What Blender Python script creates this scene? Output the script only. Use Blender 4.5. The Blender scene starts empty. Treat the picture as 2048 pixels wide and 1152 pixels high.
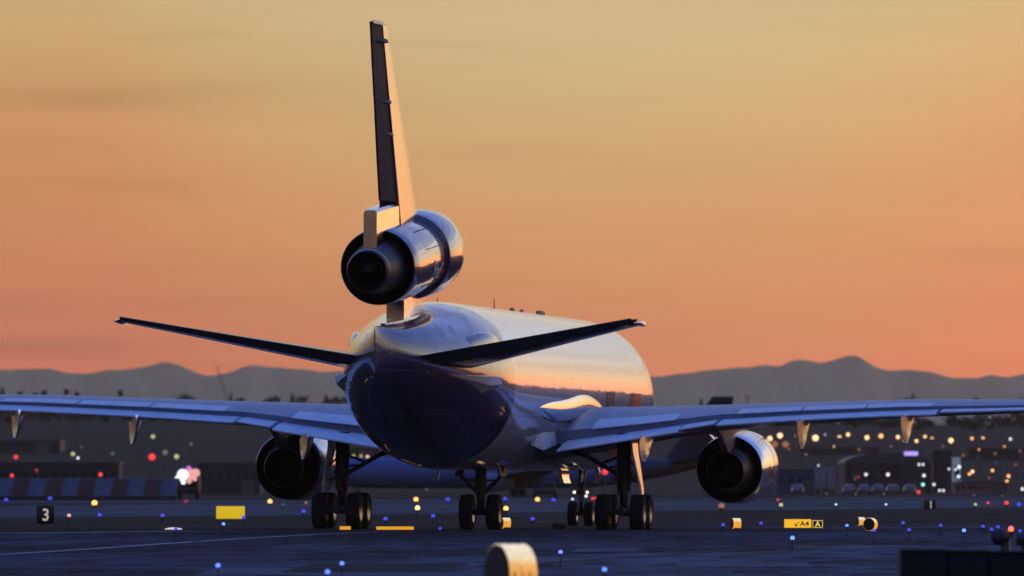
import bpy, bmesh, math, random
from math import sin, cos, pi, radians, sqrt, exp, atan2
from mathutils import Vector, Matrix
random.seed(7)
S = bpy.context.scene
COL = S.collection

# ------------------------------------------------------------------ camera
F = 16416.0            # focal length in pixels of a 2048 wide frame
HY = 965.0             # horizon row
EYE = 1.75
cam = bpy.data.cameras.new("camera")
cam.sensor_width = 36.0
cam.lens = F / 2048 * 36
cam.shift_y = (HY - 576) / 2048
cam.clip_start = 1.0
cam.clip_end = 60000
cam.dof.use_dof = True
cam.dof.focus_distance = 253
cam.dof.aperture_fstop = 2.3
co = bpy.data.objects.new("camera", cam)
co.location = (0, 0, EYE)
co.rotation_euler = (radians(90), 0, 0)
COL.objects.link(co)
S.camera = co

S.view_settings.view_transform = 'Standard'
S.view_settings.look = 'None'
S.view_settings.exposure = 0
S.view_settings.gamma = 1
S.view_settings.use_curve_mapping = False
S.cycles.use_denoising = True
S.cycles.max_bounces = 6
S.cycles.diffuse_bounces = 2
S.cycles.glossy_bounces = 4
S.cycles.volume_bounces = 0
S.cycles.transparent_max_bounces = 6

# ------------------------------------------------------------------ sky and sun
SUN_AZ = 125.0         # degrees clockwise from the viewing direction
SUN_EL = 1.2
SKY_STOPS = [          # elevation in degrees, linear colour
    (0.0, (.55, .110, .05)), (0.55, (.61, .140, .072)), (0.95, (.62, .192, .088)), (1.6, (.595, .270, .112)), (2.3, (.595, .372, .165)),
    (3.3, (.605, .475, .25)), (6.0, (.76, .67, .50)), (9.0, (.68, .68, .68)), (13.0, (.40, .47, .74)),
    (22.0, (.17, .28, .74)), (45.0, (.10, .23, .84)), (90.0, (.09, .22, .88))]
GLOW = 3.4
GLOW_AZ = 42.0
GLOW_AT_VIEW = 1.30
CORE = 2.2

def lin(c):
    return tuple(((v / 255 + .055) / 1.055) ** 2.4 if v > 10 else v / 255 / 12.92 for v in c)

def build_world():
    w = bpy.data.worlds.new("World")
    S.world = w
    w.use_nodes = True
    nt = w.node_tree
    nt.nodes.clear()
    N, L = nt.nodes.new, nt.links.new
    def m(op, a, b=None, c=None):
        n = N("ShaderNodeMath"); n.operation = op
        for i, v in enumerate((a, b, c)):
            if v is None: continue
            if isinstance(v, (int, float)): n.inputs[i].default_value = v
            else: L(v, n.inputs[i])
        return n.outputs[0]
    tc = N("ShaderNodeTexCoord")
    nrm = N("ShaderNodeVectorMath"); nrm.operation = 'NORMALIZE'
    L(tc.outputs["Generated"], nrm.inputs[0])
    sep = N("ShaderNodeSeparateXYZ"); L(nrm.outputs[0], sep.inputs[0])
    el = m('ARCSINE', m('MAXIMUM', sep.outputs[2], 0.0))
    # low arch of the sunset colours: they climb a little higher to either side
    arch = m('MULTIPLY', m('MINIMUM', m('MULTIPLY', m('MULTIPLY', m('SUBTRACT', sep.outputs[0], .008), m('SUBTRACT', sep.outputs[0], .008)), 380.0), 1.3), radians(.62))
    elc = m('MAXIMUM', m('SUBTRACT', el, m('MULTIPLY', arch, m('MINIMUM', m('MULTIPLY', el, 1 / radians(2.5)), 1.0))), 0.0)
    fac = m('POWER', m('DIVIDE', elc, pi / 2), 0.5)
    # soft stratus streaks
    mp = N("ShaderNodeMapping"); mp.inputs["Scale"].default_value = (9, 9, 150); mp.inputs["Location"].default_value = (4.3, 2.0, 7.1)
    L(nrm.outputs[0], mp.inputs[0])
    ns = N("ShaderNodeTexNoise"); ns.inputs["Scale"].default_value = 1.6; ns.inputs["Detail"].default_value = 5
    L(mp.outputs[0], ns.inputs[0])
    cl = N("ShaderNodeMapRange"); cl.inputs[1].default_value = .60; cl.inputs[2].default_value = .80
    cl.inputs[3].default_value = 1.0; cl.inputs[4].default_value = .80
    L(ns.outputs[0], cl.inputs[0])
    mp2 = N("ShaderNodeMapping"); mp2.inputs["Scale"].default_value = (5, 5, 60)
    L(nrm.outputs[0], mp2.inputs[0])
    ns2 = N("ShaderNodeTexNoise"); ns2.inputs["Scale"].default_value = 2.0; ns2.inputs["Detail"].default_value = 4
    L(mp2.outputs[0], ns2.inputs[0])
    cl2 = N("ShaderNodeMapRange"); cl2.inputs[1].default_value = .25; cl2.inputs[2].default_value = .75
    cl2.inputs[3].default_value = .93; cl2.inputs[4].default_value = 1.07
    L(ns2.outputs[0], cl2.inputs[0])
    rp = N("ShaderNodeValToRGB")
    cr = rp.color_ramp
    pts = [(sqrt(e / 90.0), tuple(v * 1.02 * (1 + .50 * exp(-e / 1.6)) / (1 + (GLOW_AT_VIEW - 1) * exp(-e / 5.0)) for v in c)) for e, c in SKY_STOPS]
    cr.elements[0].position = pts[0][0]; cr.elements[0].color = (*pts[0][1], 1)
    cr.elements[1].position = 1.0; cr.elements[1].color = (*pts[-1][1], 1)
    for p, c in pts[1:-1]:
        e = cr.elements.new(p); e.color = (*c, 1)
    L(fac, rp.inputs[0])
    # low glow lobes: core at the sun's azimuth, others added off-view for brighter reflections
    az = radians(SUN_AZ)
    hl = m('SQRT', m('ADD', m('MULTIPLY', sep.outputs[0], sep.outputs[0]), m('MULTIPLY', sep.outputs[1], sep.outputs[1])))
    def lobe(a, k, e):
        cd = m('DIVIDE', m('ADD', m('MULTIPLY', sep.outputs[0], sin(a)), m('MULTIPLY', sep.outputs[1], cos(a))), m('MAXIMUM', hl, 1e-4))
        return m('MULTIPLY', m('EXPONENT', m('MULTIPLY', m('SUBTRACT', cd, 1.0), k)), m('EXPONENT', m('MULTIPLY', el, -1 / radians(e))))
    gl = m('MULTIPLY_ADD', lobe(radians(GLOW_AZ), 9.0, 5.0), GLOW, 1.0)
    core = m('MULTIPLY', lobe(az, 22.0, 5.0), CORE)
    # bands of thin cloud higher up
    mp3 = N("ShaderNodeMapping"); mp3.inputs["Scale"].default_value = (1.5, 1.5, 34); mp3.inputs["Location"].default_value = (3, 1, 2)
    L(nrm.outputs[0], mp3.inputs[0])
    ns3 = N("ShaderNodeTexNoise"); ns3.inputs["Scale"].default_value = 1.0; ns3.inputs["Detail"].default_value = 3
    L(mp3.outputs[0], ns3.inputs[0])
    hi = N("ShaderNodeMapRange"); hi.inputs[1].default_value = radians(3.6); hi.inputs[2].default_value = radians(6.0); L(el, hi.inputs[0])
    band = m('MULTIPLY_ADD', m('MULTIPLY', m('SUBTRACT', ns3.outputs[0], .5), hi.outputs[0]), 2.3, 1.0)
    # the horizon away from the afterglow is dark
    a0 = radians(38)
    cb = m('DIVIDE', m('ADD', m('MULTIPLY', sep.outputs[0], sin(a0)), m('MULTIPLY', sep.outputs[1], cos(a0))), m('MAXIMUM', hl, 1e-4))
    sb = N("ShaderNodeMapRange"); sb.interpolation_type = 'SMOOTHSTEP'
    sb.inputs[1].default_value = .05; sb.inputs[2].default_value = .86; sb.inputs[3].default_value = .86; sb.inputs[4].default_value = 0.0
    L(cb, sb.inputs[0])
    dark = m('SUBTRACT', 1.0, m('MULTIPLY', sb.outputs[0], m('EXPONENT', m('MULTIPLY', el, -1 / radians(20.0)))))
    # two faint grey cloud wisps low on the left
    def wisp(px, py, wx, wz, k):
        a = m('MULTIPLY', m('SUBTRACT', sep.outputs[0], (px - 1024) / F), 1 / wx); b = m('MULTIPLY', m('SUBTRACT', sep.outputs[2], (HY - py) / F), 1 / wz)
        g = m('EXPONENT', m('MULTIPLY', m('ADD', m('MULTIPLY', a, a), m('MULTIPLY', b, b)), -1.0))
        return m('SUBTRACT', 1.0, m('MULTIPLY', m('MULTIPLY', g, k), m('MULTIPLY', ns2.outputs[0], 2.0)))
    wisps = m('MULTIPLY', wisp(70, 692, .017, .0011, .26), m('MULTIPLY', wisp(190, 200, .013, .0013, .16), wisp(430, 178, .010, .0010, .08)))
    core = m('MULTIPLY', core, wisps); gl = m('MULTIPLY', gl, wisps)
    tot = m('MULTIPLY', m('ADD', m('MULTIPLY', gl, dark), core), m('MULTIPLY', m('MULTIPLY', cl.outputs[0], band), cl2.outputs[0]))
    bg = N("ShaderNodeBackground")
    L(rp.outputs[0], bg.inputs[0]); L(tot, bg.inputs[1])
    bg3 = N("ShaderNodeBackground"); bg3.inputs[0].default_value = (1.0, .36, .07, 1)
    L(m('MULTIPLY', lobe(radians(40), 7.0, 2.2), 1.1), bg3.inputs[1])
    bg4 = N("ShaderNodeBackground"); bg4.inputs[0].default_value = (1.0, .42, .10, 1)
    L(m('ADD', m('MULTIPLY', lobe(radians(21), 90.0, 3.4), 2.0), m('MULTIPLY', lobe(radians(96), 26.0, 5.0), 1.7)), bg4.inputs[1])  # orange lobes added outside the view to brighten fin and fairing reflections
    add3 = N("ShaderNodeAddShader"); L(bg3.outputs[0], add3.inputs[0]); L(bg4.outputs[0], add3.inputs[1])
    add0 = N("ShaderNodeAddShader"); L(bg.outputs[0], add0.inputs[0]); L(add3.outputs[0], add0.inputs[1])
    sk = N("ShaderNodeTexSky"); sk.sky_type = 'NISHITA'; sk.sun_disc = False
    sk.sun_elevation = radians(SUN_EL); sk.sun_rotation = az
    sk.air_density = 1.5; sk.dust_density = 2.0
    bg2 = N("ShaderNodeBackground"); bg2.inputs[1].default_value = 0.012
    L(sk.outputs[0], bg2.inputs[0])
    add = N("ShaderNodeAddShader"); L(add0.outputs[0], add.inputs[0]); L(bg2.outputs[0], add.inputs[1])
    out = N("ShaderNodeOutputWorld"); L(add.outputs[0], out.inputs[0])
build_world()

sun = bpy.data.lights.new("sun", 'SUN')
sun.energy = 0.08
sun.angle = radians(2.0)
sun.color = (1.0, .58, .30)
so = bpy.data.objects.new("sun", sun)
COL.objects.link(so)
_sd = Vector((sin(radians(SUN_AZ)) * cos(radians(SUN_EL)), cos(radians(SUN_AZ)) * cos(radians(SUN_EL)), sin(radians(SUN_EL))))
so.rotation_euler = _sd.to_track_quat('Z', 'Y').to_euler()

# ------------------------------------------------------------------ helpers
def P(px, py, Y):
    return Vector(((px - 1024) / F * Y, Y, EYE + (HY - py) / F * Y))

def ground_Y(py, z=0.0):
    return (EYE - z) * F / (py - HY)

MATS = {}
def mat(name, color, rough=.5, metal=0.0, coat=0.0, coat_rough=.04, spec=.5, noise=0.0, nscale=3.0, stretch=(1, 1, 1), bump=0.0, bscale=2.0,
        emit=None, estr=0.0, sample=False, coord='Object', ior=1.5, coat_ior=1.5, rnoise=0.0):
    if name in MATS: return MATS[name]
    M = bpy.data.materials.new(name); M.use_nodes = True
    nt = M.node_tree; b = nt.nodes["Principled BSDF"]
    b.inputs["Base Color"].default_value = (*color, 1)
    b.inputs["Roughness"].default_value = rough
    b.inputs["Metallic"].default_value = metal
    b.inputs["IOR"].default_value = ior
    b.inputs["Specular IOR Level"].default_value = spec
    b.inputs["Coat Weight"].default_value = coat
    b.inputs["Coat Roughness"].default_value = coat_rough
    b.inputs["Coat IOR"].default_value = coat_ior
    if emit:
        b.inputs["Emission Color"].default_value = (*emit, 1)
        b.inputs["Emission Strength"].default_value = estr
        if not sample:
            M.cycles.emission_sampling = 'NONE'
    if noise or bump or rnoise:
        tc = nt.nodes.new("ShaderNodeTexCoord")
        mp = nt.nodes.new("ShaderNodeMapping"); mp.inputs["Scale"].default_value = stretch
        nt.links.new(tc.outputs[coord], mp.inputs[0])
        n = nt.nodes.new("ShaderNodeTexNoise"); n.inputs["Scale"].default_value = nscale; n.inputs["Detail"].default_value = 6
        nt.links.new(mp.outputs[0], n.inputs[0])
        if noise:
            mr = nt.nodes.new("ShaderNodeMapRange")
            mr.inputs[1].default_value = .3; mr.inputs[2].default_value = .7
            mr.inputs[3].default_value = 1 - noise; mr.inputs[4].default_value = 1 + noise
            nt.links.new(n.outputs[0], mr.inputs[0])
            mx = nt.nodes.new("ShaderNodeVectorMath"); mx.operation = 'SCALE'
            mx.inputs[0].default_value = color
            nt.links.new(mr.outputs[0], mx.inputs[3])
            nt.links.new(mx.outputs[0], b.inputs["Base Color"])
        if rnoise:
            rr = nt.nodes.new("ShaderNodeMapRange")
            rr.inputs[1].default_value = .3; rr.inputs[2].default_value = .7
            rr.inputs[3].default_value = rough - rnoise; rr.inputs[4].default_value = rough + rnoise
            nt.links.new(n.outputs[0], rr.inputs[0]); nt.links.new(rr.outputs[0], b.inputs["Roughness"])
        if bump:
            n2 = nt.nodes.new("ShaderNodeTexNoise"); n2.inputs["Scale"].default_value = bscale; n2.inputs["Detail"].default_value = 3
            nt.links.new(mp.outputs[0], n2.inputs[0])
            bp = nt.nodes.new("ShaderNodeBump"); bp.inputs["Strength"].default_value = bump; bp.inputs["Distance"].default_value = .05
            nt.links.new(n2.outputs[0], bp.inputs["Height"])
            nt.links.new(bp.outputs[0], b.inputs["Normal"])
            nt.links.new(bp.outputs[0], b.inputs["Coat Normal"])
    MATS[name] = M
    return M

def lamp_mat(name, color, s):
    return mat(name, (.02, .02, .02), rough=.4, emit=color, estr=s)

def tag(o, label=None, cat=None, group=None, kind=None):
    if label: o["label"] = label
    if cat: o["category"] = cat
    if group: o["group"] = group
    if kind: o["kind"] = kind
    return o

def empty(name, loc=(0, 0, 0), rz=0.0):
    o = bpy.data.objects.new(name, None)
    o.empty_display_size = .5
    o.location = loc; o.rotation_euler = (0, 0, rz)
    COL.objects.link(o)
    return o

def build(name, bm, m, parent=None, smooth=40, loc=None, rot=None, rec=True):
    me = bpy.data.meshes.new(name)
    if rec: bmesh.ops.recalc_face_normals(bm, faces=bm.faces)
    bm.to_mesh(me); bm.free()
    for x in (m if isinstance(m, (list, tuple)) else [m]):
        me.materials.append(x)
    if smooth:
        me.shade_smooth()
        me.set_sharp_from_angle(angle=radians(smooth))
    o = bpy.data.objects.new(name, me)
    COL.objects.link(o)
    if parent: o.parent = parent
    if loc is not None: o.location = loc
    if rot is not None: o.rotation_euler = rot
    return o

def link_copy(src, name, parent=None, loc=None):
    o = src.copy(); COL.objects.link(o)
    if parent: o.parent = parent
    if loc is not None: o.location = loc
    return o

def copy_tree(o, parent=None):
    c = o.copy(); COL.objects.link(c)
    if parent: c.parent = parent
    for ch in list(o.children): copy_tree(ch, c)
    return c

def loft(bm, rings, closed=True, cap0=True, cap1=True, mi=0):
    vs = [[bm.verts.new(p) for p in r] for r in rings]
    n = len(vs[0])
    for a, b in zip(vs, vs[1:]):
        for i in range(n if closed else n - 1):
            j = (i + 1) % n
            try:
                f = bm.faces.new((a[i], a[j], b[j], b[i])); f.material_index = mi
            except ValueError: pass
    if cap0: f = bm.faces.new(vs[0]); f.material_index = mi
    if cap1: f = bm.faces.new(list(reversed(vs[-1]))); f.material_index = mi
    return vs

def revolve(bm, prof, o=(0, 0, 0), axis=(1, 0, 0), n=40, cap0=False, cap1=False, mi=0):
    """prof: list of (t along axis, radius)"""
    a = Vector(axis).normalized()
    u = a.orthogonal().normalized(); v = a.cross(u)
    rings = []
    for t, r in prof:
        c = Vector(o) + a * t
        rings.append([c + (u * cos(2 * pi * k / n) + v * sin(2 * pi * k / n)) * max(r, 1e-4) for k in range(n)])
    return loft(bm, rings, True, cap0, cap1, mi)

def tube(bm, p, q, r0, r1=None, n=12, mi=0):
    p, q = Vector(p), Vector(q); d = q - p
    revolve(bm, [(0, r0), (d.length, r1 if r1 is not None else r0)], p, d, n, True, True, mi)

def box(bm, c, s, rz=0.0, bev=0.0, mi=0, R=None):
    M = Matrix.Translation(Vector(c)) @ (R.to_4x4() if R is not None else Matrix.Rotation(rz, 4, 'Z')) @ Matrix.Diagonal((*s, 1))
    g = bmesh.ops.create_cube(bm, size=1, matrix=M)
    fs = set(f for v in g['verts'] for f in v.link_faces)
    for f in fs: f.material_index = mi
    if bev:
        es = list(set(e for v in g['verts'] for e in v.link_edges))
        bmesh.ops.bevel(bm, geom=es, offset=bev, segments=2, affect='EDGES', profile=.5)

def sphere(bm, c, r, seg=12, ring=8, mi=0, scale=(1, 1, 1)):
    M = Matrix.Translation(Vector(c)) @ Matrix.Diagonal((*scale, 1))
    g = bmesh.ops.create_uvsphere(bm, u_segments=seg, v_segments=ring, radius=r, matrix=M)
    for v in g['verts']:
        for f in v.link_faces: f.material_index = mi

def lerp_tab(tab, x):
    if x <= tab[0][0]: return tab[0][1:]
    for a, b in zip(tab, tab[1:]):
        if x <= b[0]:
            t = (x - a[0]) / (b[0] - a[0])
            return tuple(u + (v - u) * t for u, v in zip(a[1:], b[1:]))
    return tab[-1][1:]

def smooth_tab(tab, x):
    """Catmull style interpolation"""
    xs = [t[0] for t in tab]
    if x <= xs[0]: return tab[0][1:]
    if x >= xs[-1]: return tab[-1][1:]
    i = max(k for k in range(len(xs) - 1) if xs[k] <= x)
    p0, p1, p2, p3 = tab[max(i - 1, 0)], tab[i], tab[i + 1], tab[min(i + 2, len(tab) - 1)]
    h = p2[0] - p1[0]; t = (x - p1[0]) / h
    out = []
    for k in range(1, len(p1)):
        m1 = (p2[k] - p0[k]) / max(p2[0] - p0[0], 1e-6) * h
        m2 = (p3[k] - p1[k]) / max(p3[0] - p1[0], 1e-6) * h
        out.append((2 * t**3 - 3 * t**2 + 1) * p1[k] + (t**3 - 2 * t**2 + t) * m1 + (-2 * t**3 + 3 * t**2) * p2[k] + (t**3 - t**2) * m2)
    return tuple(out)

def text_mesh(body, height, width=None, bold=.02, sx=1.0):
    """flat text in the XY plane, lower left at the origin; returns a bmesh"""
    cu = bpy.data.curves.new("lettering", 'FONT')
    cu.body = body; cu.size = 1.0; cu.offset = bold; cu.resolution_u = 4
    cu.fill_mode = 'BOTH'
    ob = bpy.data.objects.new("lettering", cu)
    COL.objects.link(ob)
    dg = bpy.context.evaluated_depsgraph_get()
    me = bpy.data.meshes.new_from_object(ob.evaluated_get(dg))
    bm = bmesh.new(); bm.from_mesh(me)
    bpy.data.objects.remove(ob); bpy.data.meshes.remove(me); bpy.data.curves.remove(cu)
    x0 = min(v.co.x for v in bm.verts); x1 = max(v.co.x for v in bm.verts)
    y0 = min(v.co.y for v in bm.verts); y1 = max(v.co.y for v in bm.verts)
    ky = height / (y1 - y0)
    kx = (width / (x1 - x0)) if width else ky * sx
    for v in bm.verts:
        v.co = Vector(((v.co.x - x0) * kx, (v.co.y - y0) * ky, 0))
    return bm

def slice_bm(bm, axis, step):
    lo = min(v.co[axis] for v in bm.verts); hi = max(v.co[axis] for v in bm.verts)
    k = lo + step
    no = [0, 0, 0]; no[axis] = 1
    while k < hi:
        c = [0, 0, 0]; c[axis] = k
        bmesh.ops.bisect_plane(bm, geom=bm.verts[:] + bm.edges[:] + bm.faces[:], plane_co=c, plane_no=no)
        k += step

def thicken(bm, d):
    """flat XY text to a solid of depth d towards +z"""
    r = bmesh.ops.extrude_face_region(bm, geom=bm.faces[:])
    for e in r['geom']:
        if isinstance(e, bmesh.types.BMVert): e.co.z += d

ORD = ["first", "second", "third", "fourth", "fifth", "sixth", "seventh", "eighth", "ninth", "tenth", "eleventh", "twelfth", "thirteenth",
       "fourteenth", "fifteenth", "sixteenth", "seventeenth", "eighteenth", "nineteenth", "twentieth", "twenty-first", "twenty-second",
       "twenty-third", "twenty-fourth", "twenty-fifth", "twenty-sixth", "twenty-seventh", "twenty-eighth", "twenty-ninth", "thirtieth"]

# ------------------------------------------------------------------ materials
def paint_lines(M, seams=True):
    """thin dark panel seams every few metres along the object x axis"""
    nt = M.node_tree; b = nt.nodes["Principled BSDF"]
    return M

purple = mat("purple_paint", (.020, .009, .055), rough=.30, coat=1, coat_rough=.05, coat_ior=1.7, bump=.05, bscale=1.4, noise=.10, nscale=1.5)
white = mat("white_paint", (.62, .62, .63), rough=.35, coat=1, coat_rough=.04, coat_ior=1.7, noise=.06, nscale=.8, bump=.05, bscale=1.1)
wing_grey = mat("wing_grey_paint", (.17, .20, .26), rough=.42, spec=.5, noise=.10, nscale=1.0, stretch=(.5, 1.5, 1))
flap_grey = mat("flap_grey_paint", (.52, .54, .58), rough=.42, noise=.12, nscale=1.5)
bare = mat("bare_metal", (.72, .71, .70), rough=.16, metal=1, noise=.08, nscale=4, bump=.04, bscale=3)
dull = mat("dull_metal", (.30, .29, .28), rough=.35, metal=1, noise=.15, nscale=3)
soot = mat("sooty_metal", (.018, .018, .019), rough=.5, metal=0, noise=.25, nscale=4)
black = mat("black_interior", (.003, .003, .003), rough=.9, spec=.1)
rubber = mat("tyre_rubber", (.009, .009, .010), rough=.8, spec=.25, noise=.2, nscale=6)
gear_grey = mat("gear_dark_paint", (.022, .022, .025), rough=.5, spec=.3, noise=.2, nscale=5)
seam = mat("panel_seam", (.035, .035, .05), rough=.6)
orange_mark = mat("orange_lettering", (.55, .035, .015), rough=.5, coat=.15)
purple_mark = mat("purple_lettering", (.012, .008, .045), rough=.5, coat=.15)
white_mark = mat("white_lettering", (.75, .75, .75), rough=.4, coat=.6)

def fuselage_paint():
    M = bpy.data.materials.new("fuselage_paint"); M.use_nodes = True
    nt = M.node_tree; b = nt.nodes["Principled BSDF"]
    N, L = nt.nodes.new, nt.links.new
    tc = N("ShaderNodeTexCoord"); sp = N("ShaderNodeSeparateXYZ"); L(tc.outputs["Object"], sp.inputs[0])
    lt = N("ShaderNodeMath"); lt.operation = 'LESS_THAN'; L(sp.outputs[0], lt.inputs[0]); lt.inputs[1].default_value = -11.2
    mx = N("ShaderNodeMix"); mx.data_type = 'RGBA'
    mx.inputs[6].default_value = (.41, .46, .53, 1); mx.inputs[7].default_value = (.022, .010, .060, 1)
    L(lt.outputs[0], mx.inputs[0])
    # circumferential seams, a lap joint and grime streaks
    fr = N("ShaderNodeMath"); fr.operation = 'FRACT'
    dv = N("ShaderNodeMath"); dv.operation = 'DIVIDE'; dv.inputs[1].default_value = 2.03
    L(sp.outputs[0], dv.inputs[0]); L(dv.outputs[0], fr.inputs[0])
    sm = N("ShaderNodeMath"); sm.operation = 'LESS_THAN'; sm.inputs[1].default_value = .016; L(fr.outputs[0], sm.inputs[0])
    def zline(z, w):
        a = N("ShaderNodeMath"); a.operation = 'SUBTRACT'; a.inputs[1].default_value = z; L(sp.outputs[2], a.inputs[0])
        c = N("ShaderNodeMath"); c.operation = 'ABSOLUTE'; L(a.outputs[0], c.inputs[0])
        d = N("ShaderNodeMath"); d.operation = 'LESS_THAN'; d.inputs[1].default_value = w; L(c.outputs[0], d.inputs[0])
        return d
    z1, z2, z3 = zline(5.62, .016), zline(7.2, .022), zline(4.15, .018)
    su = N("ShaderNodeMath"); su.operation = 'ADD'; L(z1.outputs[0], su.inputs[0]); L(z2.outputs[0], su.inputs[1])
    su3 = N('ShaderNodeMath'); su3.operation = 'ADD'; L(su.outputs[0], su3.inputs[0]); L(z3.outputs[0], su3.inputs[1]); su = su3
    su2 = N("ShaderNodeMath"); su2.operation = 'ADD'; L(su.outputs[0], su2.inputs[0]); L(sm.outputs[0], su2.inputs[1])
    su2.use_clamp = True
    mk = N("ShaderNodeMix"); mk.data_type = 'RGBA'; L(mx.outputs[2], mk.inputs[6]); mk.inputs[7].default_value = (.10, .09, .09, 1)
    sc = N("ShaderNodeMath"); sc.operation = 'MULTIPLY'; sc.inputs[1].default_value = .75; L(su2.outputs[0], sc.inputs[0]); L(sc.outputs[0], mk.inputs[0])
    mp = N("ShaderNodeMapping"); mp.inputs["Scale"].default_value = (.25, 1.4, 1.4); L(tc.outputs["Object"], mp.inputs[0])
    nz = N("ShaderNodeTexNoise"); nz.inputs["Scale"].default_value = 1.3; nz.inputs["Detail"].default_value = 7; L(mp.outputs[0], nz.inputs[0])
    mr = N("ShaderNodeMapRange"); mr.inputs[1].default_value = .3; mr.inputs[2].default_value = .7; mr.inputs[3].default_value = .86; mr.inputs[4].default_value = 1.08
    L(nz.outputs[0], mr.inputs[0])
    vs = N("ShaderNodeVectorMath"); vs.operation = 'SCALE'; L(mk.outputs[2], vs.inputs[0]); L(mr.outputs[0], vs.inputs[3])
    L(vs.outputs[0], b.inputs["Base Color"])
    b.inputs["Roughness"].default_value = .32
    b.inputs["Coat Weight"].default_value = 1; b.inputs["Coat Roughness"].default_value = .035; b.inputs["Coat IOR"].default_value = 1.7
    # skin waviness between the frames
    mp2 = N("ShaderNodeMapping"); mp2.inputs["Scale"].default_value = (.9, 1.2, 1.2); L(tc.outputs["Object"], mp2.inputs[0])
    n2 = N("ShaderNodeTexNoise"); n2.inputs["Scale"].default_value = 1.3; n2.inputs["Detail"].default_value = 3.5; L(mp2.outputs[0], n2.inputs[0])
    bp = N("ShaderNodeBump"); bp.inputs["Strength"].default_value = .30; bp.inputs["Distance"].default_value = .05
    L(n2.outputs[0], bp.inputs["Height"]); L(bp.outputs[0], b.inputs["Coat Normal"]); L(bp.outputs[0], b.inputs["Normal"])
    return M
fus_paint = fuselage_paint()

# ------------------------------------------------------------------ ground
def sheet(name, pts, z, m, kind="structure"):
    bm = bmesh.new()
    bm.faces.new([bm.verts.new((x, y, z)) for x, y in pts])
    bmesh.ops.recalc_face_normals(bm, faces=bm.faces)
    for f in bm.faces:
        if f.normal.z < 0: f.normal_flip()
    o = build(name, bm, m, smooth=0, rec=False)
    o["kind"] = kind
    return o

def tarmac(name, base, var, tint=None, tscale=1.0, joint=0):
    M = bpy.data.materials.new(name); M.use_nodes = True
    nt = M.node_tree; b = nt.nodes["Principled BSDF"]; N, L = nt.nodes.new, nt.links.new
    tc = N("ShaderNodeTexCoord")
    def noise(scale, st, det=6):
        mp = N("ShaderNodeMapping"); mp.inputs["Scale"].default_value = st; L(tc.outputs["Object"], mp.inputs[0])
        n = N("ShaderNodeTexNoise"); n.inputs["Scale"].default_value = scale; n.inputs["Detail"].default_value = det; L(mp.outputs[0], n.inputs[0])
        return n
    a = noise(.06 * tscale, (1.0, .35, 1)); c = noise(.8, (1, .3, 1)); d = noise(30, (1, 1, 1), 3)
    s = N("ShaderNodeMath"); s.operation = 'ADD'; L(a.outputs[0], s.inputs[0]); L(c.outputs[0], s.inputs[1])
    s2 = N("ShaderNodeMath"); s2.operation = 'MULTIPLY_ADD'; L(d.outputs[0], s2.inputs[0]); s2.inputs[1].default_value = .25; L(s.outputs[0], s2.inputs[2])
    mr = N("ShaderNodeMapRange"); mr.inputs[1].default_value = .97; mr.inputs[2].default_value = 1.25
    mr.inputs[3].default_value = 1 - var; mr.inputs[4].default_value = 1 + var; L(s2.outputs[0], mr.inputs[0])
    v = N("ShaderNodeVectorMath"); v.operation = 'SCALE'; v.inputs[0].default_value = base; L(mr.outputs[0], v.inputs[3])
    col = v.outputs[0]
    if joint:
        mp = N("ShaderNodeMapping"); mp.inputs["Rotation"].default_value = (0, 0, radians(joint)); L(tc.outputs["Object"], mp.inputs[0])
        sp = N("ShaderNodeSeparateXYZ"); L(mp.outputs[0], sp.inputs[0])
        ls = []
        for k, w, per in ((0, .020, 7.6), (1, .035, 7.6)):
            dd = N("ShaderNodeMath"); dd.operation = 'DIVIDE'; dd.inputs[1].default_value = per; L(sp.outputs[k], dd.inputs[0])
            fr = N("ShaderNodeMath"); fr.operation = 'FRACT'; L(dd.outputs[0], fr.inputs[0])
            lt = N("ShaderNodeMath"); lt.operation = 'LESS_THAN'; lt.inputs[1].default_value = w; L(fr.outputs[0], lt.inputs[0]); ls.append(lt)
        mxx = N("ShaderNodeMath"); mxx.operation = 'MAXIMUM'; L(ls[0].outputs[0], mxx.inputs[0]); L(ls[1].outputs[0], mxx.inputs[1])
        br = N("ShaderNodeMath"); br.operation = 'MULTIPLY_ADD'; L(mxx.outputs[0], br.inputs[0]); br.inputs[1].default_value = -.42; br.inputs[2].default_value = 1.0
        v2 = N("ShaderNodeVectorMath"); v2.operation = 'SCALE'; L(col, v2.inputs[0]); L(br.outputs[0], v2.inputs[3]); col = v2.outputs[0]
    L(col, b.inputs["Base Color"])
    b.inputs["Roughness"].default_value = .95
    b.inputs["Specular IOR Level"].default_value = .03
    return M

m_taxi = tarmac("taxiway_asphalt", (.033, .036, .047), .6, joint=9)
m_run = tarmac("runway_concrete", (.070, .071, .076), .25)
m_grass = tarmac("dry_grass", (.024, .021, .016), .35)
m_apron = tarmac("apron_concrete", (.050, .062, .070), .8, tscale=2, joint=-28)
m_line = mat("taxi_line_paint", (.30, .29, .26), rough=.8, spec=.1, noise=.4, nscale=.6)
m_tar = mat("tar_joint", (.016, .016, .018), rough=.8, spec=.1)

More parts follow.
